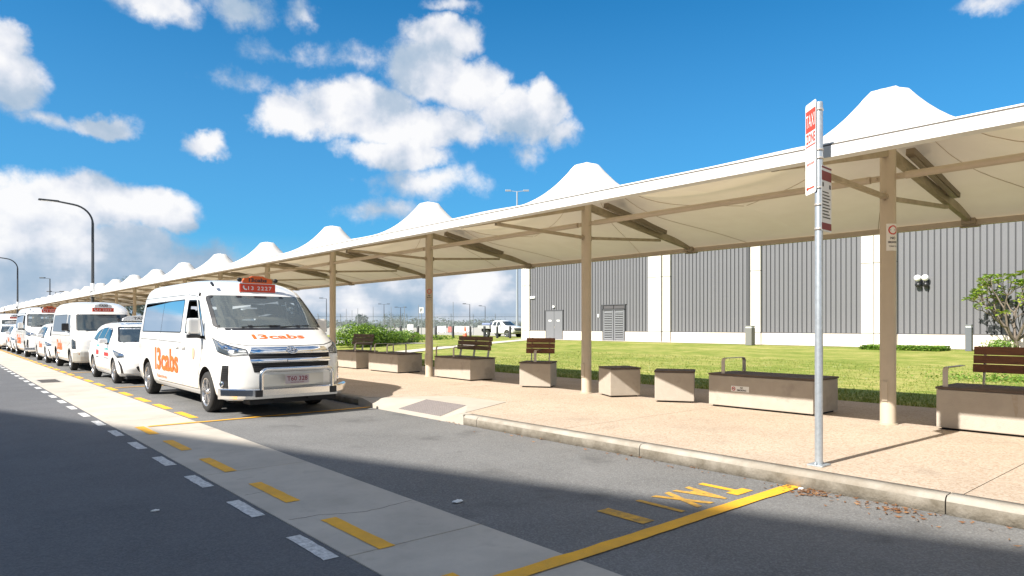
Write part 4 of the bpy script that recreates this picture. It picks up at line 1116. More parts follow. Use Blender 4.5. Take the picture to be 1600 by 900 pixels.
    # headlamps
    for s in (-1, 1):
        hl = [(.50, .99), (.985, 1.05), (1.02, 1.13), (.96, 1.30), (.80, 1.255), (.52, 1.13)]
        def hm(a, z, off=.004, s=s):   # a<=.9 runs across the front, beyond it round the corner
            hw = sh.par(z)[0]
            th = a / 1.25 * math.pi / 2; yf, df, pf = sh.par(z)[1:4]
            x = hw * math.sin(th) ** (2 / pf); y = yf + df - df * math.cos(th)
            n_ = Vector((math.sin(th), -math.cos(th))); return (s * (x + n_.x * off), y + n_.y * off, z)
        hl = [(.44, 1.00), (.80, .985), (1.20, 1.05), (1.245, 1.10), (1.245, 1.27), (1.10, 1.245), (.80, 1.165), (.47, 1.09)]
        h_ = obj('headlight', None, t, (0, 0, 0))
        mb = MB(); patch(mb, hl, lambda a, z: hm(a, z, .002), 6, 16); mb.build('reflector', mat('lamp_inner', (.42, .42, .42), .3, metal=.15, var=.8, vscale=24), h_)
        mb = MB(); patch(mb, hl, lambda a, z: hm(a, z, .012), 8, 16); mb.build('lens', LENS, h_)
        mb = MB(); rim_strip(mb, hl, .012, lambda a, z: hm(a, z, .014)); mb.build('lamp_surround', BLACK, h_)
        for a, z, r in ((.66, 1.05, .042), (.92, 1.09, .05), (1.12, 1.14, .035)):
            mb = MB()
            p = Vector(hm(a, z, .003)); n_ = (Vector(hm(a, z, .02)) - p).normalized()
            q = n_.to_track_quat('Z', 'Y').to_matrix()
            for r0, r1, h0, h1 in ((r, r * .8, 0, .006), (r * .8, .0, .001, .003)):
                vv = []
                for rr, hh in ((r0, h0), (r1, h1)):
                    for k in range(16): vv.append(p + q @ Vector((math.cos(k * math.pi / 8) * rr, math.sin(k * math.pi / 8) * rr, hh)))
                mb.add(vv, [(k, (k + 1) % 16, 16 + (k + 1) % 16, 16 + k) for k in range(16)])
            mb.build('lamp_bulb', CHROME, h_)
        # lower vent with fog lamp
        vt = [(.86, .47), (1.13, .47), (1.02, .83), (.84, .83)]
        f_ = obj('fog_lamp', None, t); mb = MB(); patch(mb, vt, lambda a, z: hm(a, z, .003), 8, 6); mb.build('vent', BLACKM, f_)
        mb = MB()
        for i in range(7): line_strip(mb, [(.86, .60 + i * .03), (1.06 - .008 * i, .60 + i * .03)], .008, lambda a, z: hm(a, z, .012), 0, 4)
        rim_strip(mb, vt, .012, lambda a, z: hm(a, z, .008)); mb.build('vent_grid', BLACK, f_)
        mb = MB(); p = Vector(hm(1.04, .53, .01)); n_ = (Vector(hm(1.04, .53, .03)) - p).normalized(); q = n_.to_track_quat('Z', 'Y').to_matrix(); vv = []
        for rr, hh in ((.048, 0), (.04, .02), (.03, .005), (.0, .01)):
            for k in range(16): vv.append(p + q @ Vector((math.cos(k * math.pi / 8) * rr, math.sin(k * math.pi / 8) * rr, hh)))
        mb.add(vv, [(j * 16 + k, j * 16 + (k + 1) % 16, j * 16 + 16 + (k + 1) % 16, j * 16 + 16 + k) for j in range(3) for k in range(16)], 0, True); mb.build('lamp_bulb', CHROME, f_)
    # grille
    mb = MB(); patch(mb, [(-.60, .72), (.60, .72), (.66, 1.01), (-.66, 1.01)], lambda x, z: fs_(x, z, .004), 8, 20); mb.build('grille', BLACKM, t)
    mb = MB()
    for z in (.76, .79, .82, .85, .905, .935, .965): line_strip(mb, [(-.61, z), (.61, z)], .010, lambda x, z: fs_(x, z, .012), 0, 20)
    mb.build('grille_bar', BLACK, t)
    def slabbar(z0, z1, w0, w1, off, sag=0):
        mb = MB()
        prof = [(0, .004), (.15, off), (.85, off), (1, .004)]; vs = []; n_ = 24
        for (q, o_) in prof:
            for i in range(n_ + 1):
                w = w0 + (w1 - w0) * q; x = -w + 2 * w * i / n_; z = z0 + (z1 - z0) * q - sag * (1 - (x / w) ** 2); vs.append(fs_(x, z, o_))
        mb.add(vs, [(j * (n_ + 1) + i, j * (n_ + 1) + i + 1, (j + 1) * (n_ + 1) + i + 1, (j + 1) * (n_ + 1) + i) for j in range(3) for i in range(n_)], 0, True)
        return mb
    slabbar(1.01, 1.12, .66, .60, .03).build('grille_trim', CHROME, t); slabbar(.865, .94, .64, .66, .035).build('grille_trim', CHROME, t)
    slabbar(.865, .93, .10, .10, .05).build('grille_trim', CHROME, t)
    mb = MB(); badge(mb, lambda u, v, o: fs_(u, 1.07 + v, .035 + o), .095, .062); mb.build('badge', CHROME, t)
    mb = MB(); n_ = 24; mb.add([fs_(.098 * math.cos(2 * math.pi * k / n_), 1.07 + .064 * math.sin(2 * math.pi * k / n_), .034) for k in range(n_)], [tuple(range(n_))]); mb.build('badge_backing', mat('badge_backing', (.25, .26, .28), .3, metal=.6), t)
    mb = MB(); line_strip(mb, [(-.86, 1.19), (-.62, 1.145), (0, 1.135), (.62, 1.145), (.86, 1.19)], .010, lambda x, z: fs_(x, z, .004)); mb.build('bonnet_gap', MATS['panel_gap'], t)
    # wipers
    mb = MB()
    for x0, x1 in ((-.55, .05), (.08, .62)): mb.bar(fs_(x0, 1.45, .02), fs_(x1, 1.475, .02), .014, .012)
    mb.build('wiper', BLACK, t)
    mb = MB(); patch(mb, [(-.885, 1.395), (.885, 1.395), (.875, 1.432), (-.875, 1.432)], lambda x, z: fs_(x, z, .003), 2, 16); mb.build('cowl', BLACK, t)
    # bumper bar with hoop and number plate
    bb = obj('bumper_bar', None, t)
    mb = MB(); prof = [(.30, -.10), (.31, -.15), (.36, -.165), (.455, -.165), (.47, -.14), (.47, -.05), (.30, -.04)]
    vs = []; n_ = 24; m_ = len(prof)
    for i in range(n_ + 1):
        u = -1 + 2 * i / n_; x = 1.03 * u; yy = .05 + (.58 * max(0, abs(u) - .62) ** 1.5 * 3.2)
        for z, y in prof: vs.append((x, yy + y, z))
    mb.add(vs, [(i * m_ + k, i * m_ + (k + 1) % m_, (i + 1) * m_ + (k + 1) % m_, (i + 1) * m_ + k) for i in range(n_) for k in range(m_)] + [tuple(range(m_))[::-1], tuple(range(n_ * m_, n_ * m_ + m_))])
    mb.build('cross_bar', ALU, bb)
    mb = MB(); hp = [(-.57, .455), (-.57, .68)] + [(-.57 + .09 * (1 - math.cos(a)), .68 + .09 * math.sin(a)) for a in (.4, .8, 1.2, 1.57)]
    hp = hp + [(-x, z) for x, z in hp[::-1]]
    mb.tube([(x, -.13, z) for x, z in hp], .036, 12); mb.build('hoop', ALU, bb)
    for s in (-1, 1):
        MB().box(s * .60 - .055, s * .60 + .055, -.135, -.07, .345, .455).build('bar_clamp', BLACK, bb, bevel=.01)
        MB().box(s * .97 - .09, s * .97 + .06, -.0, .28, .30, .44).build('end_cap', ALU, bb, bevel=.02) if False else None
    mb = MB(); patch(mb, [(-.50, .49), (.50, .49), (.50, .68), (-.50, .68)], lambda x, z: fs_(x, z, .03), 3, 12); mb.build('backing_panel', SILV, bb)
    pl = MB().box(-.19, .19, -.115, -.105, .53, .67).build('number_plate', PLATE, bb)
    mb = MB(); put_text(mb, 'T60 328', lambda u, v: (u, -.1165, .575 + v), .33, .075, bold=.015); put_text(mb, 'QUEENSLAND', lambda u, v: (u, -.1165, .54 + v), .22, .016)
    mb.build('lettering', MAROON, pl)
    MB().box(-.7, .7, .0, .3, .22, .30).box(-.35, -.2, -.05, .1, .26, .30).box(.2, .35, -.05, .1, .26, .30).build('underbody', BLACKM, t)
    MB().box(-.75, .75, .6, 5.6, .20, .262).build('floor_pan', BLACKM, t)
    # livery
    vprint(t, 'livery', ORANGE, [('13cabs', lambda u, v: fs_(-.06 + u, 1.25 + v * 1.0, .006), .84, .075, .03)])
    for s in (-1, 1):
        f = sd(s, .009); sg = 1 if s < 0 else -1
        # on the driver's side the text runs front-to-back reversed so that it reads left to right
        vprint(t, 'livery', ORANGE, [('13cabs', lambda u, v: f(3.80 - u * sg, .57 + v), 1.72, .46, .03), ('13cabs.com.au', lambda u, v: f(4.2 - u * sg, .42 + v), .75, .075, .02)])
        mb = MB(); n_ = 20
        mb.add([f(1.98 + .075 * math.cos(2 * math.pi * k / n_), .98 + .105 * math.sin(2 * math.pi * k / n_)) for k in range(n_)], [tuple(range(n_))]); mb.build('round_emblem', mat('pale_orange', (.80, .42, .28), .5), t)
        mb = MB(); hs = [(.02, .07), (.045, .05), (.025, .01), (.02, -.02), (.03, -.05), (.005, -.075), (-.02, -.04), (-.02, .03)]
        f3 = sd(s, .008); mb.add([f3(1.98 + a * sg * -1, .98 + b) for a, b in hs], [tuple(range(len(hs)))]); mb.build('handset_mark', ORANGE, t)
    # interior
    it = obj('interior', None, t)
    mb = MB(); vs = []; n_ = 12
    for i in range(n_ + 1):
        x = -.80 + 1.6 * i / n_
        vs += [(x, sh.front(x, 1.42) + .10, 1.40), (x, 1.45, 1.36), (x, 1.52, 1.25), (x, 1.52, 1.03)]
    mb.add(vs, [(4 * i + k, 4 * i + k + 1, 4 * i + k + 5, 4 * i + k + 4) for i in range(n_) for k in range(3)]); mb.build('dashboard', DASH, it)
    MB().box(-.82, .82, 1.45, 5.6, 1.021, 1.03).build('cabin_floor', INTER, it)
    se = MB().box(-.24, .24, .10, .22, 0, .62).box(-.13, .13, .13, .22, .66, .86).build('seat', SEATM, it, bevel=.04); se.location = (.42, 1.95, 1.03)
    for x, y in ((-.42, 1.95), (.42, 3.0), (-.42, 3.0), (.1, 3.9), (.5, 3.9), (-.5, 3.9), (.5, 4.8), (-.5, 4.8), (0, 4.8)): obj('seat', se.data, it, (x, y, .95 if y > 2.5 else 1.03))
    mb = MB(); c_ = Vector((.42, 1.62, 1.38)); q = Matrix.Rotation(R(-62), 3, 'X')
    mb.tube([c_ + q @ Vector((math.cos(a * math.pi / 10) * .19, math.sin(a * math.pi / 10) * .19, 0)) for a in range(21)], .014, 8); mb.bar(c_ + q @ Vector((-.18, 0, 0)), c_ + q @ Vector((.18, 0, 0)), .05, .02); mb.build('steering_wheel', BLACK, it)
    MB().box(-.11, .11, 1.66, 1.69, 1.80, 1.86).build('rear_view_mirror', BLACK, it)
    mb = MB(); rg = random.Random(2)
    for x, z, w, h in ((.30, 1.83, .07, .02), (.36, 1.74, .06, .05), (.45, 1.77, .05, .04), (.40, 1.69, .05, .04)): mb.add([fs_(x, z, -.012), fs_(x + w, z, -.012), fs_(x + w * .9, z + h, -.012), fs_(x + w * .1, z + h, -.012)], [(0, 1, 2, 3)])
    mb.build('permit_sticker', mat('sticker_white', (.6, .65, .68), .6), t)
    MB().box(-.72, .72, 3.6, 3.9, 1.985, 2.0).build('headliner', DASH, it)
    roof_sign(t, 1.66, 2.08, .62, True)
    MB().bar((-.72, 1.74, 2.18), (-.72, 1.86, 2.24), .03, .03).build('camera_pod', BLACK, t); mb = MB(); mb.lathe([(0, -.03), (.035, -.02), (.03, .03), (0, .04)], n=12, axis='X', c=(-.86, 1.98, 2.03)); mb.build('camera_pod', BLACK, t)
    MB().tube([(-.2, 1.9, 2.20), (-.2, 1.94, 2.33)], .006, 6).build('aerial', BLACK, t)
    # tail
    for s in (-1, 1):
        mb = MB(); patch(mb, [(s * .84, .9), (s * .94, .9), (s * .90, 1.5), (s * .80, 1.5)], lambda x, z: (x, sh.rear(x, z) + .004, z), 4, 4); mb.build('tail_light', REDS, t)
    add_wheels(t, .345, .215, .86, (1.30, 5.36))
    return t
van1 = van('nearest white minibus taxi with orange 13cabs lettering, alloy bumper bar and plate T60 328', loc=(4.56, 10.78, 0), group='white taxis queued along the kerb')
van1.scale = (1.045, 1, 1)

DGLASS = mat('dark_car_glass', (.018, .028, .036), .03, spec=.9, coat=.5)
DGLASS2 = mat('windscreen_dark', (.05, .065, .07), .04, spec=.9, coat=.4, var=.5, vscale=2.2)
GREYP = mat('grey_lower_trim', (.10, .10, .105), .5)

def simple_taxi(label, rows, wheels, wr, hx, ws, sides, lamps, loc, front_parts, gaps, livery, sign, group, mirror, name='taxi_wagon', cat='car', paint_m=CARW, spokes=5, tail=True, dglass=DGLASS):
    t = thing(name, label, cat, loc, 0, group)
    sh = Shape(rows)
    def F_(x, z, off=.004): return (x, sh.front(x, z) - off, z)
    def sd(s, off=.004): return lambda y, z: (s * (sh.side(y, z) + off), y, z)
    boolean_body('body', sh, zlist(rows, .05), paint_m, wheels, hx + .11, wr[1:], [], None, t)
    mb = MB(); patch(mb, ws, lambda x, z: F_(x, z, .003), 12, 18); rim_strip(mb, ws, .035, lambda x, z: F_(x, z, .006), 1); mb.build('windscreen', [DGLASS2, BLACK], t)
    for s in (-1, 1):
        for w_ in sides:
            mb = MB(); patch(mb, w_, sd(s, .003), 8, 12); rim_strip(mb, w_, .016, sd(s, .006), 1); mb.build('side_window', [dglass, BLACK], t)
        mb = MB()
        for g in gaps: line_strip(mb, g, .007, sd(s, .003))
        mb.build('panel_gap', MATS.get('panel_gap'), t)
        def hm(a, z, off=.004, s=s):
            hw, yf, df, pf = sh.par(z)[:4]; th = a / 1.25 * math.pi / 2
            n_ = Vector((math.sin(th), -math.cos(th)))
            return (s * (hw * math.sin(th) ** (2 / pf) + n_.x * off), yf + df - df * math.cos(th) + n_.y * off, z)
        h_ = obj('headlight', None, t)
        mb = MB(); patch(mb, lamps, lambda a, z: hm(a, z, .002), 5, 10); mb.build('reflector', MATS['lamp_inner'], h_)
        mb = MB(); patch(mb, lamps, lambda a, z: hm(a, z, .012), 6, 10); mb.build('lens', LENS, h_)
        mb = MB(); rim_strip(mb, lamps, .010, lambda a, z: hm(a, z, .014)); mb.build('lamp_surround', BLACK, h_)
        my, mz, mm = mirror
        m_ = obj('wing_mirror', None, t, (s * (sh.side(my, mz) + .13), my, mz))
        MB().box(-.10, .10, -.05, .05, -.005, .13 if mm != 'tall' else .24).build('mirror_shell', BLACK if mm == 'tall' else paint_m, m_, bevel=.035)
        MB().box(-.085, .085, .046, .056, .01, .115).build('mirror_glass', CHROME, m_)
        MB().bar((-s * .05, 0, .0), (-s * .16, .03, -.02), .05, .04).build('mirror_foot', BLACK, m_)
        if tail:
            mb = MB(); tz = rows[-1][0] * .62; patch(mb, [(s * .62, tz - .12), (s * .80, tz - .12), (s * .78, tz + .1), (s * .60, tz + .1)], lambda x, z: (x, sh.rear(x, z) + .004, z), 3, 4); mb.build('tail_light', REDS, t)
        for dy in (0.32, 1.25):
            MB().box(s * (hx + wr[0] / 2) - .0 * s - .02, s * (hx + wr[0] / 2) + .03, my + dy + .5, my + dy + .68, mz - .17, mz - .14).build('door_handle', paint_m, t, bevel=.006)
        livery(t, sd(s, .005), 1 if s < 0 else -1, s)
    front_parts(t, F_, sh)
    MB().box(-.7, .7, .25, rows[0][5] - .3, rows[0][0] - .06, rows[0][0] + .005).build('floor_pan', BLACKM, t)
    sign(t)
    add_wheels(t, wr[1] if False else wr[3], wr[0], hx, wheels, spokes)
    return t

# hatch-backed wagon taxi -------------------------------------------------
WAG = [(.20, .80, .22, .5, 3, 4.50, .3), (.28, .85, .10, .55, 3, 4.56, .3), (.40, .875, .03, .60, 2.8, 4.60, .3), (.55, .885, .02, .62, 2.7, 4.62, .3), (.68, .888, .06, .64, 2.6, 4.62, .3), (.78, .886, .16, .66, 2.5, 4.61, .3),
       (.86, .880, .36, .66, 2.4, 4.60, .3), (.93, .868, .70, .6, 2.4, 4.58, .3), (.985, .85, 1.02, .5, 2.4, 4.55, .3), (1.04, .83, 1.17, .48, 2.4, 4.52, .3), (1.20, .775, 1.45, .48, 2.4, 4.44, .3), (1.38, .70, 1.80, .5, 2.4, 4.28, .3),
       (1.46, .645, 2.02, .5, 2.3, 4.15, .35), (1.51, .58, 2.25, .5, 2.3, 4.0, .4), (1.545, .48, 2.5, .5, 2.2, 3.8, .4), (1.56, .30, 2.75, .4, 2.1, 3.5, .4)]
def wag_front(t, F_, sh):
    mb = MB(); patch(mb, rbox([(-.45, .30), (.45, .30), (.55, .46), (-.55, .46)], .04), lambda x, z: F_(x, z, .004), 5, 14); mb.build('lower_grille', BLACKM, t)
    mb = MB(); patch(mb, [(-.30, .66), (.30, .66), (.34, .70), (-.34, .70)], lambda x, z: F_(x, z, .004), 2, 12); mb.build('grille', BLACKM, t)
    pl = obj('number_plate', MB().box(-.185, .185, F_(0, .5)[1] - .012, F_(0, .5)[1] - .004, .47, .60).mesh('number_plate', PLATE), t)
    mb = MB(); badge(mb, lambda u, v, o: F_(u, .735 + v, .012 + o), .06, .042); mb.build('badge', CHROME, t)
    for s in (-1, 1):
        mb = MB()
        def hm(a, z, off=.006, s=s):
            hw, yf, df, pf = sh.par(z)[:4]; th = a / 1.25 * math.pi / 2
            return (s * (hw * math.sin(th) ** (2 / pf) + off * math.sin(th)), yf + df - df * math.cos(th) - off * math.cos(th), z)
        patch(mb, [(.80, .28), (.90, .28), (.92, .45), (1.03, .60), (.98, .62), (.84, .47)], hm, 6, 3); mb.build('fog_vent', BLACK, t)
    mb = MB()
    for x0, x1 in ((-.6, .0), (.02, .55)): mb.bar(F_(x0, 1.03, .02), F_(x1, 1.045, .02), .012, .01)
    mb.build('wiper', BLACK, t)
def wag_livery(kind):
    def f(t, fn, sg, s):
        if kind == 'teal':
            # lettering too small to read in the photograph: rows of short strokes in its colours
            def row(m, yc, z, w, h, n):
                for i in range(n):
                    u0 = -w / 2 + w * i / n; u1 = u0 + w / n * .78; m_ = MB()
                    m_.add([fn(yc - u0 * sg, z), fn(yc - u1 * sg, z), fn(yc - u1 * sg, z + h * (1, .8)[i % 2]), fn(yc - u0 * sg, z + h)], [(0, 1, 2, 3)]); m_.build('livery_stroke', m, t)
            row(TEAL, 1.78, .83, .52, .05, 6); row(TEAL, 3.0, .90, .36, .05, 4); row(REDP, 1.78, .67, .56, .10, 6); row(REDP, 3.0, .68, .36, .13, 4); row(DARKP, 1.78, .61, .5, .02, 5); row(DARKP, 3.0, .60, .34, .025, 3)
        else:
            vprint(t, 'livery', ORANGE, [('13cabs', lambda u, v: fn(2.35 - u * sg, .58 + v), .95, .24, .03)])
    return f
def wag_sign(kind):
    def f(t):
        for s in (-1, 1):
            MB().bar((s * .44, 2.35, 1.57), (s * .44, 3.4, 1.57), .02, .02).build('roof_rail', POLE, t)
        MB().box(-.52, .52, 2.30, 2.36, 1.565, 1.59).build('roof_bar', POLE, t)
        r = obj('roof_sign', None, t, (0, 2.33, 1.60))
        mb = MB(); poly = [(-.42, 0), (.42, 0), (.40, .07), (.30, .12), (.0, .15), (-.30, .12), (-.40, .07)]; n_ = len(poly)
        vs = [(a, -.09, b) for a, b in poly] + [(a * .96, .11, b * .9) for a, b in poly]
        mb.add(vs, [tuple(range(n_)), tuple(range(n_, 2 * n_))[::-1]] + [(i, n_ + i, n_ + (i + 1) % n_, (i + 1) % n_) for i in range(n_)])
        mb.build('sign_body', SIGNW, r, bevel=.008)
        mb = MB(); put_text(mb, 'TAXI', lambda u, v: (u, -.094, .035 + v), .30, .06, bold=.03); mb.build('lettering', DARKP, r)
        MB().lathe([(0, -.02), (.03, -.02), (.035, 0), (.02, .03), (0, .035)], n=12, axis='Y', c=(-.50, -.02, .03)).build('marker_lamp', BLACK, r)
    return f
WAG_WS = rbox([(-.70, 1.035), (.70, 1.035), (.56, 1.44), (-.56, 1.44)], .06)
WAG_SIDES = [rbox([(1.62, 1.00), (2.46, 1.02), (2.44, 1.415), (2.12, 1.39), (1.80, 1.20)], .03), rbox([(2.53, 1.02), (3.32, 1.04), (3.22, 1.40), (2.52, 1.42)], .03), rbox([(3.39, 1.045), (3.95, 1.09), (3.70, 1.30), (3.30, 1.39)], .04)]
WAG_GAPS = [[(1.45, .95), (1.42, .6), (1.55, .33)], [(2.50, 1.44), (2.50, .9), (2.50, .33)], [(3.36, 1.42), (3.36, 1.0), (3.42, .72), (3.30, .36)], [(1.5, .33), (3.3, .33)], [(1.5, .30), (3.3, .30)]]
WAG_LAMPS = [(.72, .68), (1.02, .66), (1.16, .72), (1.22, .86), (1.05, .84), (.74, .76)]
def wagon(label, loc, kind, paint_m=CARW):
    return simple_taxi(label, WAG, (.96, 3.74), (.20, .31, .355, .315), .775, WAG_WS, WAG_SIDES, WAG_LAMPS, loc, wag_front, WAG_GAPS, wag_livery(kind), wag_sign(kind), 'white taxis queued along the kerb', (1.72, 1.0, 'low'), paint_m=paint_m, dglass=DGLASS)
wag1 = wagon('white wagon taxi with teal and red side lettering, right behind the nearest minibus', (4.40, 18.62, 0), 'teal')

# older box-nosed high-roof minibus ----------------------------------------
OLD = [(.28, .86, .10, .35, 4, 5.28, .1), (.36, .90, .03, .38, 4, 5.33, .12), (.55, .925, .0, .40, 4, 5.36, .12), (.80, .94, .02, .40, 3.8, 5.37, .12), (1.00, .94, .06, .40, 3.6, 5.37, .12), (1.10, .938, .12, .40, 3.4, 5.36, .12), (1.18, .934, .24, .40, 3.2, 5.36, .12),
       (1.25, .925, .38, .38, 3, 5.35, .12), (1.32, .915, .46, .36, 3, 5.34, .12), (1.60, .885, .66, .34, 3, 5.30, .14), (1.86, .855, .86, .34, 3, 5.26, .15), (1.95, .845, .95, .36, 3, 5.24, .15), (2.05, .825, 1.10, .45, 3, 5.18, .2), (2.14, .79, 1.32, .6, 3, 5.10, .25), (2.21, .73, 1.6, .6, 2.8, 5.0, .3), (2.255, .64, 1.9, .6, 2.6, 4.85, .4), (2.28, .48, 2.2, .6, 2.4, 4.7, .4), (2.29, .28, 2.6, .5, 2.2, 4.4, .4)]
OLD_WS = rbox([(-.80, 1.30), (.80, 1.30), (.76, 1.84), (-.76, 1.84)], .07)
OLD_SIDES = [rbox([(.96, 1.22), (1.62, 1.25), (1.62, 1.82), (1.18, 1.82)], .05), rbox([(1.85, 1.25), (4.9, 1.25), (4.86, 1.84), (1.85, 1.84)], .06)]
OLD_GAPS = [[(.90, 1.2), (.72, .9), (1.36, .80), (1.45, .36)], [(1.72, 1.9), (1.72, .36)], [(2.95, 1.92), (2.95, .36)], [(1.5, .36), (4.2, .36)], [(1.0, 1.14), (5.2, 1.14)]]
OLD_LAMPS = [(.78, .72), (1.12, .72), (1.15, .80), (1.13, 1.00), (1.05, 1.04), (.80, .98)]
def old_front(t, F_, sh):
    mb = MB(); patch(mb, rbox([(-.44, .74), (.44, .74), (.46, 1.02), (-.46, 1.02)], .05), lambda x, z: F_(x, z, .004), 5, 14); mb.build('grille', SILV, t)
    mb = MB()
    for z in (.78, .84, .90, .96): line_strip(mb, [(-.43, z), (.43, z)], .022, lambda x, z: F_(x, z, .012), 0, 10)
    mb.build('grille_bar', CHROME, t)
    mb = MB(); badge(mb, lambda u, v, o: F_(u, .88 + v, .02 + o), .08, .055); mb.build('badge', CHROME, t)
    mb = MB()
    prof = [(.32, .02), (.33, -.05), (.48, -.07), (.62, -.065), (.67, -.03), (.68, .05), (.30, .06)]; vs = []; n_ = 20; m_ = len(prof)
    for i in range(n_ + 1):
        u = -1 + 2 * i / n_; x = .95 * u; yy = .30 * max(0, abs(u) - .72) ** 1.5 * 3
        for z, y in prof: vs.append((x, yy + y, z))
    mb.add(vs, [(i * m_ + k, i * m_ + (k + 1) % m_, (i + 1) * m_ + (k + 1) % m_, (i + 1) * m_ + k) for i in range(n_) for k in range(m_)] + [tuple(range(m_))[::-1], tuple(range(n_ * m_, n_ * m_ + m_))])
    mb.build('bumper', SILV, t)
    for s in (-1, 1):
        MB().box(s * .70 - .11, s * .70 + .11, -.055 + .02, -.03 + .02 + .04, .54, .59).build('indicator_lamp', mat('amber_lamp', (.55, .25, .08), .3), t, bevel=.006)
    pl = MB().box(-.185, .185, -.085, -.077, .45, .58).build('number_plate', PLATE, t)
    mb = MB()
    for x0, x1 in ((-.55, .05), (.08, .62)): mb.bar(F_(x0, 1.29, .02), F_(x1, 1.31, .02), .014, .012)
    mb.build('wiper', BLACK, t)
    vprint(t, 'livery', ORANGE, [('13cabs', lambda u, v: F_(.0 + u, 1.10 + v, .006), .62, .09, .03)])
def old_livery(t, fn, sg, s):
    vprint(t, 'livery', ORANGE, [('13cabs', lambda u, v: fn(3.1 - u * sg, .62 + v), 1.2, .36, .04), ('13cabs.com.au', lambda u, v: fn(3.4 - u * sg, .48 + v), .6, .07, .02)])
def old_sign(t): roof_sign(t, .80, 1.93, .62, False, with_phone=False)
def oldvan(label, loc):
    return simple_taxi(label, OLD, (.98, 4.09), (.205, .33, .40, .33), .80, OLD_WS, OLD_SIDES, OLD_LAMPS, loc, old_front, OLD_GAPS, old_livery, old_sign, 'white taxis queued along the kerb', (.92, 1.30, 'tall'), name='minibus_taxi', cat='van', paint_m=VANW, tail=False)
old1 = oldvan('older white high-roof minibus taxi with silver bumper and black mirrors, third in the queue', (4.38, 25.15, 0))
wag2 = wagon('white wagon taxi with orange side lettering, half hidden between two minibuses, fourth in the queue', (4.30, 30.95, 0), 'orange')
GRP = 'white taxis queued along the kerb'
van2 = dup(van1, (4.35, 37.2, 0), label='white high-roof minibus taxi with an orange roof sign, fifth in the queue', group=GRP)
wag3 = dup(wag2, (4.2, 44.2, 0), label='white wagon taxi behind the fifth vehicle, sixth in the queue', group=GRP)
wag4 = dup(wag2, (4.0, 50.8, 0), label='white car taxi at the left edge of the photo, seventh in queue', group=GRP)
old2 = dup(old1, (4.45, 56.5, 0), label='far white high-roof minibus taxi at the left edge of the photo, behind the last cars', group=GRP)
wag5 = dup(wag1, (4.3, 63.2, 0), label='farthest white wagon taxi, hidden behind the far minibus at the left edge', group=GRP)

# utility with a tray, parked beyond the bollards ---------------------------
UT = [(.42, .84, .18, .4, 3, 3.28, .1), (.52, .90, .05, .5, 3, 3.30, .1), (.75, .92, .02, .5, 3, 3.30, .1), (.98, .92, .04, .5, 2.8, 3.30, .1), (1.08, .91, .14, .5, 2.6, 3.30, .1), (1.15, .89, .70, .5, 2.5, 3.30, .1), (1.19, .87, 1.05, .45, 2.5, 3.29, .1), (1.40, .80, 1.38, .4, 2.5, 3.26, .1),
      (1.62, .72, 1.72, .4, 2.6, 3.22, .12), (1.70, .66, 1.90, .4, 2.5, 3.16, .15), (1.74, .56, 2.05, .4, 2.4, 3.08, .2), (1.76, .38, 2.25, .3, 2.2, 2.95, .2)]
def ute():
    def fr(t, F_, sh):
        mb = MB(); patch(mb, rbox([(-.55, .68), (.55, .68), (.72, 1.02), (-.72, 1.02)], .05), lambda x, z: F_(x, z, .004), 5, 14); mb.build('grille', BLACKM, t)
        mb = MB(); patch(mb, [(-.70, .46), (.70, .46), (.78, .60), (-.78, .60)], lambda x, z: F_(x, z, .004), 3, 14); mb.build('lower_grille', BLACKM, t)
        for z in (.78, .90):
            mb = MB(); line_strip(mb, [(-.62, z), (.62, z)], .03, lambda x, z: F_(x, z, .012), 0, 10); mb.build('grille_trim', CHROME, t)
    def lv(t, fn, sg, s): pass
    def sg(t):
        TR = mat('alloy_tray', (.50, .50, .50), .45, metal=.3, var=.2, vscale=8)
        MB().box(-.93, .93, 3.40, 5.25, .90, .98).build('tray_floor', TR, t)
        for s in (-1, 1): MB().box(s * .93 - .015, s * .93 + .015, 3.45, 5.25, .99, 1.24).build('tray_side', TR, t)
        MB().box(-.92, .92, 5.255, 5.28, .99, 1.24).build('tailgate', TR, t)
        mb = MB(); mb.tube([(-.85, 3.42, .98), (-.85, 3.42, 1.75), (.85, 3.42, 1.75), (.85, 3.42, .98)], .03, 8)
        mb.build('headboard', BLACK, t)
        MB().box(-.4, .4, .9, 5.1, .52, .62).box(-.45, -.35, 3.2, 5.2, .6, .9).box(.35, .45, 3.2, 5.2, .6, .9).build('chassis', BLACKM, t)
        MB().tube([(.5, 2.6, 1.75), (.5, 2.62, 2.05)], .012, 6).build('aerial', BLACK, t)
        mb = MB(); mb.box(-.7, .7, 3.6, 4.9, 1.25, 1.50); o = mb.build('tray_load', mat('blue_grey_tarp', (.22, .27, .42), .7, var=.3, vscale=3), t, bevel=.08)
    return simple_taxi('white flat-tray utility parked beyond the dark bollards, beside the warehouse corner', UT, (.92, 3.95), (.24, .37, .44, .37), .80, rbox([(-.74, 1.22), (.74, 1.22), (.62, 1.66), (-.62, 1.66)], .06),
        [rbox([(1.75, 1.16), (2.48, 1.18), (2.44, 1.62), (2.1, 1.60)], .03), rbox([(2.56, 1.18), (3.10, 1.2), (2.95, 1.60), (2.54, 1.62)], .04)], [(.80, .84), (1.12, .86), (1.16, .98), (.82, .98)],
        (45.0, 51.0, .215), fr, [[(1.5, 1.15), (1.55, .5)], [(2.52, 1.66), (2.52, .5)]], lv, sg, None, (1.8, 1.15, 'low'), name='tray_utility', cat='utility truck', tail=False)
u = ute(); u.rotation_euler = (0, 0, R(4))

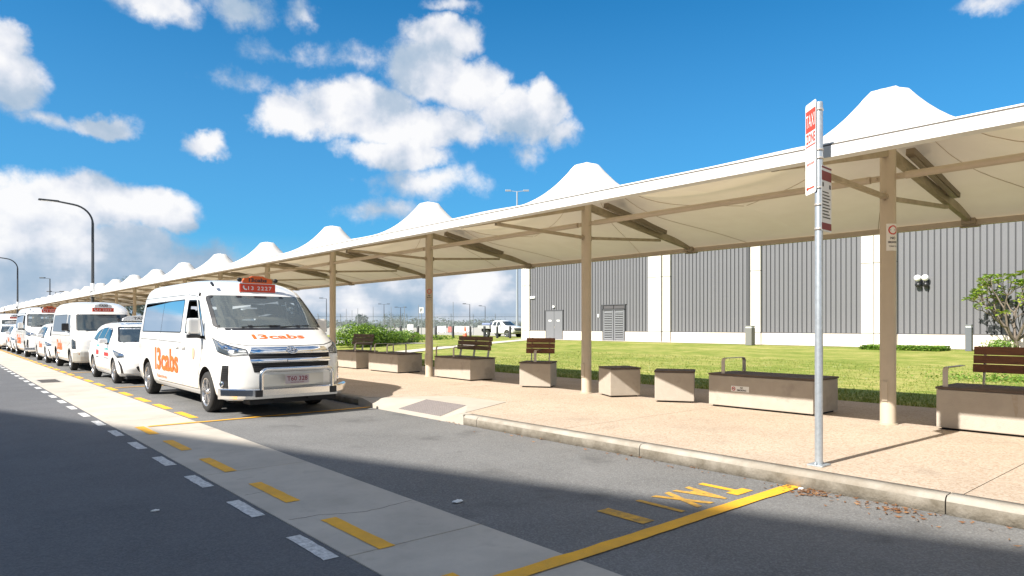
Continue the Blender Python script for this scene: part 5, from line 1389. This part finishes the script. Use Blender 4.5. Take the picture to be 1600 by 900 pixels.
# ------------------------------------------------------------------ warehouse
wh = thing('warehouse', 'long warehouse of grey ribbed cladding with white pilasters beyond the lawn', 'warehouse', (40, 0, 0))
ZB, ZP, ZT = .27, .98, 9.2
def wbox(name, m, y0, y1, z0, z1, d0=.0, d1=.3, par=None, bev=0): return MB().box(d0, d1, y0, y1, z0, z1).build(name, m, par or wh, bevel=bev)
white = [(43.88, 44.85), (29.0, 31.0), (22.1, 22.85), (14.15, 16.05), (-20, -19)]
grey = [(31.0, 43.88), (22.85, 29.0), (16.05, 22.1), (-6, 14.15), (-19, -6)]
DOORS = [(39.84, 41.92, 2.72), (33.2, 35.46, 3.05)]
for a, b in white:
    if b - a > 1.5:
        seams = [a, a + (b - a) * .36, a + (b - a) * .62, b]
    elif b - a > .9: seams = [a, a + (b - a) * .62, b]
    else: seams = [a, b]
    for p, q in zip(seams, seams[1:]):
        for z0, z1 in ((ZB, 1.02), (1.02, 4.95), (4.95, ZT)): wbox('precast_panel', WALLW, p + .035, q - .035, z0 + .015, z1 - .015, -.12 if (p, q) != (seams[1], seams[-2]) or len(seams) < 4 else -.22, .2, bev=.01)
for a, b in white: wbox('backing_wall', CLADJ, a, b, ZB, ZT, .201, .28)
for a, b in grey:
    # plinth in pieces round the doors
    edges = [(a, b)]
    for d0, d1, dz in DOORS:
        ne = []
        for p, q in edges:
            if d0 > p and d1 < q: ne += [(p, d0), (d1, q)]
            else: ne.append((p, q))
        edges = ne
    for p, q in edges: wbox('plinth', WALLC, p, q, ZB, ZP, -.03, .2)
    wbox('plinth_flashing', CLADJ, a, b, ZP + .002, ZP + .05, -.02, .1) if a < 30 else [wbox('plinth_flashing', CLADJ, p, q, ZP + .002, ZP + .05, -.02, .1) for p, q in edges]
    n_ = int(round((b - a) / .29)); w = (b - a) / n_
    tops = {}
    for i in range(n_):
        y = a + w * i; z0 = ZP + .05
        for d0, d1, dz in DOORS:
            if y + w > d0 and y < d1: z0 = dz + .02
        if z0 not in tops:
            m_ = MB(); m_.box(-.02, .04, .0, w - .07, z0, ZT); tops[z0] = m_.mesh('cladding_panel', CLAD)
        obj('cladding_panel', tops[z0], wh, (.0, y, 0))
    wbox('backing_wall', CLADJ, a, b, ZB, ZT, .042, .28)
wbox('side_wall', WALLW, 44.86, 44.95, ZB, ZT, -.12, 40)
wbox('parapet', WALLW, -20, 44.9, ZT, ZT + .3, -.16, .5)
MB().box(.3, 40, -20, 44.85, ZT - .4, ZT).build('roof', CLAD, wh)
# double door
d_ = obj('double_door', None, wh)
for y0, y1 in ((39.90, 40.86), (40.89, 41.86)):
    lf = MB().box(-.045, .03, y0, y1, ZB + .02, 2.66).build('door_leaf', CLADD, d_)
    MB().box(-.052, -.046, (y0 + y1) / 2 - .17, (y0 + y1) / 2 + .17, 1.80, 1.92).build('door_notice', SIGNW, d_)
MB().box(-.06, -.03, 40.80, 40.84, 1.2, 1.4).build('handle', STEEL, d_)
MB().box(-.06, .03, 39.84, 41.92, 2.67, 2.75).box(-.06, .03, 39.84, 39.89, ZB, 2.67).box(-.06, .03, 41.87, 41.92, ZB, 2.67).build('door_frame', CLADJ, d_)
MB().box(-.16, -.03, 40.75, 41.0, 2.95, 3.12).build('wall_lamp', SIGNW, wh, bevel=.03)
MB().box(-.16, -.03, 43.2, 43.8, 3.8, 4.0).build('wall_lamp', SIGNW, wh, bevel=.03)
MB().box(-.08, -.03, 35.8, 35.95, 2.1, 2.35).build('switch_box', SIGNW, wh)
# louvred door
l_ = obj('louvre_door', None, wh)
for y0, y1 in ((33.27, 34.30), (34.36, 35.39)):
    MB().box(-.02, .03, y0, y1, ZB + .02, 2.62).build('door_leaf', CLADD, l_)
    MB().box(-.05, -.021, y0, y0 + .13, ZB + .02, 2.62).box(-.05, -.021, y1 - .13, y1, ZB + .02, 2.62).build('stile', CLADD, l_)
    sm = MB().box(-.055, -.03, y0 + .14, y1 - .14, 0, .05).mesh('louvre_slat', mat('louvre_light', (.30, .31, .33), .5))
    dk = MB().box(-.0225, -.0205, y0 + .14, y1 - .14, ZB + .2, 2.5).build('louvre_backing', BLACKM, l_)
    for i in range(16): obj('louvre_slat', sm, l_, (0, 0, .42 + i * .135))
MB().box(-.07, .03, 33.2, 35.46, 2.64, 2.72).box(-.06, .03, 33.2, 35.46, 3.02, 3.08).box(-.07, .03, 33.2, 33.26, ZB, 3.02).box(-.07, .03, 35.40, 35.46, ZB, 3.02).build('door_frame', CLADJ, l_)
MB().box(-.03, .03, 33.3, 34.3, 2.75, 2.98).build('transom_vent', GRAVEL, l_); MB().box(-.03, .03, 34.36, 35.36, 2.75, 2.98).build('transom_vent', GRAVEL, l_)
# twin spotlights
for dy in (0, .36):
    c_ = obj('floodlight', None, wh)
    MB().lathe([(0, -.45), (.10, -.44), (.16, -.36), (.17, -.25), (.12, -.16), (0, -.10)], n=16, axis='X', c=(0, 12.72 + dy, 3.98)).build('lamp_head', SIGNW, c_)
    MB().lathe([(0, -.30), (.13, -.29), (.15, -.20), (.10, -.10), (0, -.08)], n=16, axis='X', c=(0, 12.72 + dy, 3.62)).build('lamp_shade', BLACK, c_)
    MB().tube([(-.25, 12.72 + dy, 3.72), (-.25, 12.72 + dy, 3.9), (0, 12.72 + dy, 3.8)], .02, 6).build('arm', GALV, c_)
MB().lathe([(.04, 1.4), (.05, ZT)], n=8, c=(-.2, 22.9, 0)).build('downpipe', CLADJ, wh)
MB().box(-.04, -.0, 26.1, 26.4, 1.2, 1.5).build('wall_tap', SIGNW, wh) if False else None

def post_light(x, y, w, h, z, label, m):
    t = thing('service_pillar', label, 'bollard light', (x, y, z))
    MB().box(-w / 2, w / 2, -w / 2, w / 2, 0, h - .14).build('shaft', m, t, bevel=.01)
    MB().box(-w / 2 + .02, w / 2 - .02, -w / 2 + .02, w / 2 - .02, h - .138, h - .05).build('lamp_lens', LAMPM, t)
    MB().box(-w / 2 - .005, w / 2 + .005, -w / 2 - .005, w / 2 + .005, h - .048, h).build('cap', m, t, bevel=.008)
post_light(37.5, 21.47, .42, 1.18, .27, 'grey rectangular bollard light on the lawn in front of the warehouse pilaster', mat('pillar_green_grey', (.17, .17, .16), .6))
post_light(37.0, 10.0, .26, 1.25, .26, 'slim dark grey bollard light in front of the cladding, left of the small tree', mat('pillar_blue_grey', (.12, .13, .145), .5))

# ------------------------------------------------------------------ vegetation
def leaf_quad(mb, p, n, l, w, rg, mi=0):
    n = n.normalized(); a = n.orthogonal().normalized(); a = Matrix.Rotation(rg.random() * 6.28, 3, n) @ a; b = n.cross(a)
    p = Vector(p)
    mb.add([p - a * l * .5, p + b * w * .5 + n * l * .06, p + a * l * .5, p - b * w * .5 + n * l * .06], [(0, 1, 2, 3)], mi)
def frangipani(x, y, z, h, seed):
    t = thing('small_tree', 'small frangipani tree with bare forked limbs and green leaf tufts before the grey cladding', 'tree', (x, y, z))
    rg = random.Random(seed); trunk = MB(); lim = MB(); lf = MB()
    trunk.tube([(0, 0, -.05), (.02, .0, .25), (-.03, .03, .55)], [.15, .12, .11], 10)
    tips = []
    def grow(p, d, r, l, dep):
        q = p + d * l + Vector((0, 0, l * .2)); mid = p + d * l * .5 + Vector((rg.uniform(-.04, .04), rg.uniform(-.04, .04), 0))
        lim.tube([p, mid, q], [r, r * .88, r * .78], 7)
        if dep == 0 or q.z > h - .15: tips.append((q, d)); return
        nb = 3 if rg.random() < .22 else 2; base = rg.random() * 6.28
        for k in range(nb):
            a = base + k * 2 * math.pi / nb; sp = rg.uniform(.42, .70)
            o = d.orthogonal().normalized(); o = Matrix.Rotation(a, 3, d) @ o
            nd_ = (d * math.cos(sp) + o * math.sin(sp)); nd_.z = max(nd_.z, .12); nd_.normalize()
            grow(q, nd_, r * .70, l * rg.uniform(.72, .92), dep - 1)
    for k in range(5):
        a = k * 1.257 + .3; grow(Vector((-.03, .03, .5)), Vector((math.cos(a) * .8, math.sin(a) * .8, .62 + .35 * (k % 2))).normalized(), .085, .86, 4)
    for q, d in tips:
        n_ = rg.randint(2, 6) if q.z < h * .55 else rg.randint(8, 15)
        for i in range(n_):
            a = rg.random() * 6.28; v = Vector((math.cos(a), math.sin(a), rg.uniform(-.2, .8))).normalized(); l = rg.uniform(.24, .42)
            s_ = v.cross(Vector((0, 0, 1))).normalized() * l * .25
            lf.add([q + v * .02, q + v * l * .55 + s_ + Vector((0, 0, .02)), q + v * l - Vector((0, 0, l * .15)), q + v * l * .55 - s_ + Vector((0, 0, .02))], [(0, 1, 2, 3)])
    trunk.build('trunk', BARK, t); lim.build('limbs', BARK, t)
    o = lf.build('leaves', LEAFY, t); o['kind'] = 'stuff'
    return t
tr_ = frangipani(37.8, 8.35, .27, 4.5, 12); tr_.scale = (.86, .86, .93)
def hedge(name, label, cat, cx, cy, cz, rx, ry, rz, n, l, m, rot=0, seed=1, lobes=9):
    t = thing(name, label, cat, (cx, cy, cz), rot); rg = random.Random(seed); mb = MB(); L_ = []
    for i in range(lobes): L_.append((rg.uniform(-.6, .6) * rx, rg.uniform(-.6, .6) * ry, rg.uniform(.25, .62) * rz, rg.uniform(.38, .6)))
    for i in range(n):
        a, b, c, s_ = rg.choice(L_); v = Vector((rg.gauss(0, 1), rg.gauss(0, 1), rg.gauss(0, 1))).normalized(); q = rg.uniform(.7, 1.05)
        p = Vector((a + v.x * rx * s_ * q, b + v.y * ry * s_ * q, c + v.z * rz * s_ * q))
        if p.z < 0: p.z = rg.random() * .1
        leaf_quad(mb, p, (v + Vector((rg.uniform(-.6, .6), rg.uniform(-.6, .6), rg.uniform(-.2, .9)))), l * rg.uniform(.6, 1.2), l * .5, rg)
    o = mb.build('leaves', m, t); o['kind'] = 'stuff'
    st = MB()
    for i in range(14): 
        a = rg.random() * 6.28; st.tube([(rg.uniform(-.5, .5) * rx, rg.uniform(-.4, .4) * ry, 0), (math.cos(a) * rx * .6, math.sin(a) * ry * .6, rz * .6)], [.02, .008], 5)
    st.build('stems', BARK, t)
    return t
hedge('round_shrub', 'large round bright green shrub on the lawn behind the backed bench', 'shrub', 22.9, 42.6, .1, 3.1, 1.9, 1.38, 10000, .17, LEAF, R(35), 4, 14)
hedge('low_shrub', 'low pale green shrub at the right foot of the large round shrub', 'shrub', 27.3, 44.3, .12, 3.0, 1.2, 1.0, 2200, .20, LEAFG, R(30), 6)
hedge('low_shrub', 'low ragged green planting at the foot of the dark bollards', 'shrub', 32.2, 49.2, .15, 3.6, .8, .62, 1800, .18, LEAFG, R(-30), 8)
hedge('low_shrub', 'green clump at the foot of the small frangipani tree', 'shrub', 37.3, 8.9, .25, .8, .8, .62, 900, .12, LEAFG, 0, 9)
mb = MB(); rg = random.Random(5)
for i in range(7000):
    x = rg.uniform(35.6, 37.2); y = rg.uniform(10.8, 14.4); leaf_quad(mb, (x, y, lawn_z(x, y) + rg.random() * .22), Vector((rg.uniform(-1, 1), rg.uniform(-1, 1), 1)), .12, .07, rg)
for i in range(900):
    x = 22 + rg.gauss(0, .6); y = 4.9 + rg.gauss(0, .9); leaf_quad(mb, (x, y, lawn_z(x, y) + rg.random() * .10), Vector((rg.uniform(-1, 1), rg.uniform(-1, 1), 1)), .09, .05, rg)
stuff(mb.build('ground_cover', LEAFG))

# ------------------------------------------------------------------ bollards, cone, barriers
BO = mat('charcoal_bollard', (.022, .022, .024), .5)
bm_me = MB().lathe([(.0, 1.24), (.10, 1.24), (.115, 1.21), (.115, .0)], n=14).mesh('shaft', BO)
bb_me = MB().lathe([(.117, 1.06), (.119, 1.07), (.119, 1.10), (.117, 1.11)], n=14).mesh('band', mat('bollard_band', (.10, .10, .10), .4))
bol = [(597, 59.0), (626, 57.2), (653, 55.6), (681, 53.4), (708, 52.0), (735, 50.6), (757, 49.4), (777, 48.4), (797, 47.4)]
names = ['leftmost of the row beyond the lawn', 'second from the left', 'third from the left', 'fourth from the left', 'fifth from the left', 'sixth from the left, beside the orange cone', 'seventh from the left, before the rear wheel of the utility', 'eighth from the left, before the door of the utility', 'rightmost, before the front wheel of the utility']
for (px, Y), nm in zip(bol, names):
    u_ = (px - 800) / 1055.0; X = Y * (S + u_ * C) / (C - u_ * S)
    t = thing('bollard', 'dark round bollard, %s' % nm, 'bollard', (X, Y, .14), 0, 'dark bollards along the far edge of the lawn')
    obj('shaft', bm_me, t); obj('band', bb_me, t)
def traffic_cone(x, y, z, h, label):
    t = thing('traffic_cone', label, 'traffic cone', (x, y, z))
    MB().lathe([(h * .22, .03), (h * .045, h), (0, h)], n=16).build('cone_body', CONE, t)
    MB().lathe([(h * .145, h * .45), (h * .115, h * .62)], n=16, c=(0, 0, 0)).build('white_band', SIGNW, t)
    MB().box(-h * .28, h * .28, -h * .28, h * .28, 0, .03).build('cone_base', BLACK, t)
traffic_cone(38.6, 51.6, .2, 1.15, 'orange traffic cone standing beside a dark bollard, left of the utility')
WB = mat('white_plastic', (.72, .70, .68), .6); RB = mat('red_plastic', (.60, .12, .08), .6)
def barrier(px, Y, wd, m, label, h=1.0):
    u_ = (px - 800) / 1055.0; X = Y * (S + u_ * C) / (C - u_ * S)
    t = thing('road_barrier', label, 'barrier', (X, Y, .1), -YAW)
    MB().prism([(-.3, 0), (.3, 0), (.3, .25), (.12, .45), (.10, 1.0 * h), (-.10, 1.0 * h), (-.12, .45), (-.3, .25)], -wd / 2, wd / 2, 0, Matrix.Rotation(R(90), 4, 'Z') @ Matrix.Rotation(R(90), 4, 'X')).build('barrier_body', m, t)
    for s in (-1, 1): MB().box(s * wd * .3 - .12, s * wd * .3 + .12, -.32, .32, .0, .10).build('foot', BLACK, t)
for i, (px, Y, wd, m, h) in enumerate([(641, 90, 1.0, WB, 1.5), (690, 100, 1.6, WB, 1.2), (703, 102, .7, RB, 1.1), (724, 104, 3.4, WB, 1.2)]):
    barrier(px, Y, wd, m, ['tall white container block beyond the fence, left of the third canopy column', 'white barrier block beyond the fence, right of the third canopy column', 'small red barrier beyond the fence, beside a white block', 'long white barrier beyond the fence, left of the utility', 'low red barrier far beyond the bollards', 'distant pale barrier above the round shrub', 'long distant pale barrier above the round shrub'][i], h)

# ------------------------------------------------------------------ airfield fence, masts and lights
FEN = mat('fence_steel', (.26, .28, .29), .5, metal=.4)
def mesh_fence_mat():
    m = bpy.data.materials.new('chain_mesh'); m.use_nodes = True; nt = m.node_tree; N = nt.nodes; L = nt.links
    tc = N.new('ShaderNodeTexCoord'); mp = N.new('ShaderNodeMapping'); mp.inputs['Rotation'].default_value = (0, R(45), 0); L.new(tc.outputs['Object'], mp.inputs[0])
    ck = []
    for ax in ('X', 'Z'):
        w = N.new('ShaderNodeTexWave'); w.bands_direction = ax; w.inputs['Scale'].default_value = 3.0; L.new(mp.outputs[0], w.inputs[0]); ck.append(w.outputs['Fac'])
    mx = N.new('ShaderNodeMath'); mx.operation = 'MAXIMUM'; L.new(ck[0], mx.inputs[0]); L.new(ck[1], mx.inputs[1])
    gt = N.new('ShaderNodeMath'); gt.operation = 'GREATER_THAN'; L.new(mx.outputs[0], gt.inputs[0]); gt.inputs[1].default_value = .965
    tr = N.new('ShaderNodeBsdfTransparent'); sh = N.new('ShaderNodeMixShader'); L.new(gt.outputs[0], sh.inputs[0]); L.new(tr.outputs[0], sh.inputs[1]); L.new(N['Principled BSDF'].outputs[0], sh.inputs[2])
    N['Principled BSDF'].inputs['Base Color'].default_value = (.35, .37, .38, 1)
    L.new(sh.outputs[0], N['Material Output'].inputs[0]); return m
CHN = mesh_fence_mat()
def fence(ax, ay, bx, by, n, label, h=2.5):
    L_ = math.hypot(bx - ax, by - ay); t = thing('mesh_fence', label, 'fence', (ax, ay, .1), math.atan2(by - ay, bx - ax))
    pm = MB().tube([(0, 0, 0), (0, 0, h), (0, -.35, h + .4)], .035, 6).mesh('post', FEN)
    for i in range(n + 1): obj('post', pm, t, (L_ * i / n, 0, 0))
    MB().box(0, L_, -.003, .003, .05, h).build('mesh_panel', CHN, t)
    MB().tube([(0, 0, h), (L_, 0, h)], .025, 6).build('top_rail', FEN, t)
    for k in range(3): MB().tube([(0, -.1 * (k + 1), h + .12 * (k + 1)), (L_, -.1 * (k + 1), h + .12 * (k + 1))], .008, 4).build('barbed_wire', FEN, t)
fence(30, 92, 66, 62, 16, 'tall chain mesh security fence with cranked posts across the airfield edge')
fence(14, 120, 60, 128, 14, 'farther chain mesh fence seen above the round shrub')
def px_at(px, Y): 
    u_ = (px - 800) / 1055.0; return Y * (S + u_ * C) / (C - u_ * S)
def ztop(px, py, Y): 
    X = px_at(px, Y); d = X * S + Y * C; return HC - (py - 508) / 1055.0 * d
def mast(px, py, Y, label, arm=0, r=.09, name='lamp_mast', twin=False, cat='light mast', head=True, m=None):
    X = px_at(px, Y); zt = ztop(px, py, Y); t = thing(name, label, cat, (X, Y, .05), -YAW)
    MB().tube([(0, 0, 0), (0, 0, zt)], [r * 1.3, r * .7], 10).build('pole', m or POLE, t)
    if head:
        for s in ((-1, 1) if twin else (-1,)):
            MB().bar((0, 0, zt), (s * 1.1, 0, zt + .12), .08, .06).build('arm', m or POLE, t)
            MB().box(s * 1.1 - .35, s * 1.1 + .35, -.2, .2, zt + .05, zt + .2).build('lamp_head', m or POLE, t, bevel=.03)
    return t
mast(808, 300, 62, 'tall grey floodlight mast rising behind the canopy at the warehouse corner', r=.13, twin=True, m=GALV)
for px, py, Y, lb, tw in [(510, 467, 130, 'dark light mast just left of the fourth canopy column', False), (600, 476, 150, 'twin-armed light mast beyond the round shrub', True), (626, 481, 140, 'light mast beyond the airfield fence, left of the third canopy column', True), (734, 476, 110, 'curved light mast beyond the fence, left of the utility', False), (758, 479, 120, 'dark mast rising behind the tray of the utility', False)]:
    mast(px, py, Y, lb, twin=tw)
for px, py, Y, lb in [(541, 483, 100, 'thin steel pole above the left part of the round shrub'), (550, 485, 110, 'short dark pole above the middle of the round shrub'), (559, 482, 95, 'steel pole above the middle of the round shrub'), (583, 480, 88, 'steel pole above the right part of the round shrub'), (611, 480, 84, 'steel pole beyond the leftmost bollards'), (632, 479, 82, 'steel pole beyond the third bollard'), (654, 477, 84, 'steel pole just left of the third canopy column'), (678, 475, 80, 'steel pole just right of the third canopy column'), (708, 472, 74, 'steel pole behind the fifth bollard')]:
    mast(px, py, Y, lb, r=.05, head=False, name='steel_pole', cat='pole', m=FEN)
# curved street lamps along the kerb
def street_lamp(x, y, label, r=1.0):
    t = thing('street_lamp', label, 'street lamp', (x, y, .12), 0, 'tall curved street lamps along the kerb')
    pts = [(0, 0, 0), (0, 0, 2), (0, 0, 6.9)]
    for k in range(1, 9):
        a = k / 8 * R(84); pts.append((-1.0 * (1 - math.cos(a)), 0, 6.9 + .95 * math.sin(a)))
    pts += [(-1.6, 0, 7.93)]
    MB().tube(pts, [.095, .085, .065] + [.05] * 8 + [.045], 12).build('pole', POLE, t)
    MB().box(-2.45, -1.55, -.13, .13, 7.90, 7.98).build('lamp_head', POLE, t, bevel=.02)
    MB().box(-2.35, -1.8, -.10, .10, 7.885, 7.898).build('lamp_lens', LAMPM, t)
    MB().lathe([(.10, 2.9), (.115, 2.92), (.115, 3.62), (.10, 3.64)], n=12).build('pole_sleeve', SIGNW, t)
    MB().lathe([(.14, 0), (.14, .03), (.09, .05)], n=12).build('base_plate', POLE, t)
    MB().box(-.12, -.06, -.18, .18, 3.05, 3.2).build('camera_bracket', POLE, t)
street_lamp(6.75, 42.9, 'tall dark street lamp with a curved arm, the nearer of the two at the left')
street_lamp(6.55, 82.0, 'farther dark street lamp with a curved arm, at the left edge of the photo')
mast(78, 436, 120, 'small dark light mast above the distant canopy peaks', name='lamp_mast', r=.10)
mast(87, 457, 140, 'small twin-headed mast just right of the small dark mast above the canopy', twin=True, r=.08)
mast(7, 482, 100, 'short dark pole above the farthest canopy peaks', head=False, r=.08, name='steel_pole', cat='pole')

# ------------------------------------------------------------------ distant trees
mb = MB(); rg = random.Random(21)
for i in range(520):
    a = R(rg.uniform(-12, 86)); d = rg.uniform(420, 620); cx, cy = math.sin(a) * d, math.cos(a) * d
    hh = rg.uniform(3.5, 7.5) * (1.0 + .5 * mnoise.noise(Vector((a * 14, 0, 0)))); ww = rg.uniform(5, 12)
    for k in range(46):
        v = Vector((rg.gauss(0, 1), rg.gauss(0, 1), abs(rg.gauss(0, .9)))).normalized(); q = rg.uniform(.6, 1.05)
        leaf_quad(mb, (cx + v.x * ww * q, cy + v.y * ww * q, v.z * hh * q), v + Vector((0, 0, .3)), rg.uniform(1.4, 2.8), rg.uniform(1, 2), rg)
stuff(mb.build('distant_wood', FAR))
def tree(px, Y, h, w, label, seed, m=FAR):
    X = px_at(px, Y); t = thing('distant_tree', label, 'tree', (X, Y, 0)); rg = random.Random(seed); mb = MB()
    MB().tube([(0, 0, 0), (.1, 0, h * .5)], [.22, .12], 7).build('trunk', BARK, t)
    for i in range(900):
        k = rg.randint(0, 6); c = Vector((math.cos(k * 2.4) * w * .5, math.sin(k * 2.4) * w * .5, h * (.55 + .07 * k))); v = Vector((rg.gauss(0, 1), rg.gauss(0, 1), rg.gauss(0, .8))).normalized()
        leaf_quad(mb, c + v * w * .52 * rg.uniform(.5, 1), v + Vector((0, 0, .5)), .45, .3, rg)
    o = mb.build('crown', m, t); o['kind'] = 'stuff'
tree(565, 150, 3.6, 1.8, 'lone slim tree rising above the distant wood behind the round shrub', 3)
tree(207, 96, 6.4, 3.4, 'dark tree glimpsed under the canopy between the second and third taxis', 4)
tree(616, 210, 4.2, 5, 'dark tree clump rising above the distant wood, left of the third column', 5)
tree(224, 110, 6.2, 4.0, 'second dark tree glimpsed just left of the nearest minibus roof', 8)

# ------------------------------------------------------------------ terminal building behind the camera, whose shadow lies over the road
tb = thing('terminal_building', 'tall pale terminal building behind the photographer, outside the frame, shading the road', 'building', (0, 0, 0))
dv = Vector((5.50 - .93, 1.2 - 14.7, 0)).normalized(); HT = 20.0
foot = HT / math.tan(R(SUN_EL)); sd_ = Vector((-sun_dir.x, -sun_dir.y, 0)).normalized()
p0 = Vector((.93, 14.7, 0)) - sd_ * foot     # roof edge projects back onto the shadow's edge
n_out = Vector((dv.y, -dv.x, 0)); n_out = n_out if n_out.dot(sd_) < 0 else -n_out
A_ = p0 - dv * 60; B_ = p0 + dv * 34; depth = 26
def qbox(a, b, dep, z0, z1, name, m, off=0):
    c1, c2 = a + n_out * off, b + n_out * off; c3, c4 = c2 + n_out * dep, c1 + n_out * dep
    MB().prism([(c1.x, c1.y), (c2.x, c2.y), (c3.x, c3.y), (c4.x, c4.y)], z0, z1).build(name, m, tb)
qbox(A_, B_, depth, 0, HT - .5, 'wall', WALLW, .25); qbox(A_, B_, depth + .6, HT - .49, HT, 'roof', CREAM, 0)
for k in range(5): qbox(A_ + dv * 1, B_ - dv * 1, .06, 1.0 + k * 3.8, 3.2 + k * 3.8, 'window_band', mat('pale_glazing', (.30, .33, .35), .3), .18)

# small parking sign beyond the bollards
ps = thing('parking_sign', 'small white sign with a black letter P just left of the third canopy column', 'sign', (px_at(658.5, 66), 66, .1), -YAW)
zc_ = ztop(658, 486, 66)
MB().tube([(0, 0, 0), (0, 0, zc_ + .3)], .04, 8).build('post', FEN, ps)
MB().box(-.24, .24, -.06, -.045, zc_ - .34, zc_ + .34).build('sign_plate', SIGNW, ps)
mb = MB(); put_text(mb, 'P', lambda u, v: (u, -.064, zc_ - .2 + v), .26, .4, bold=.03); mb.build('lettering', DARKP, ps)
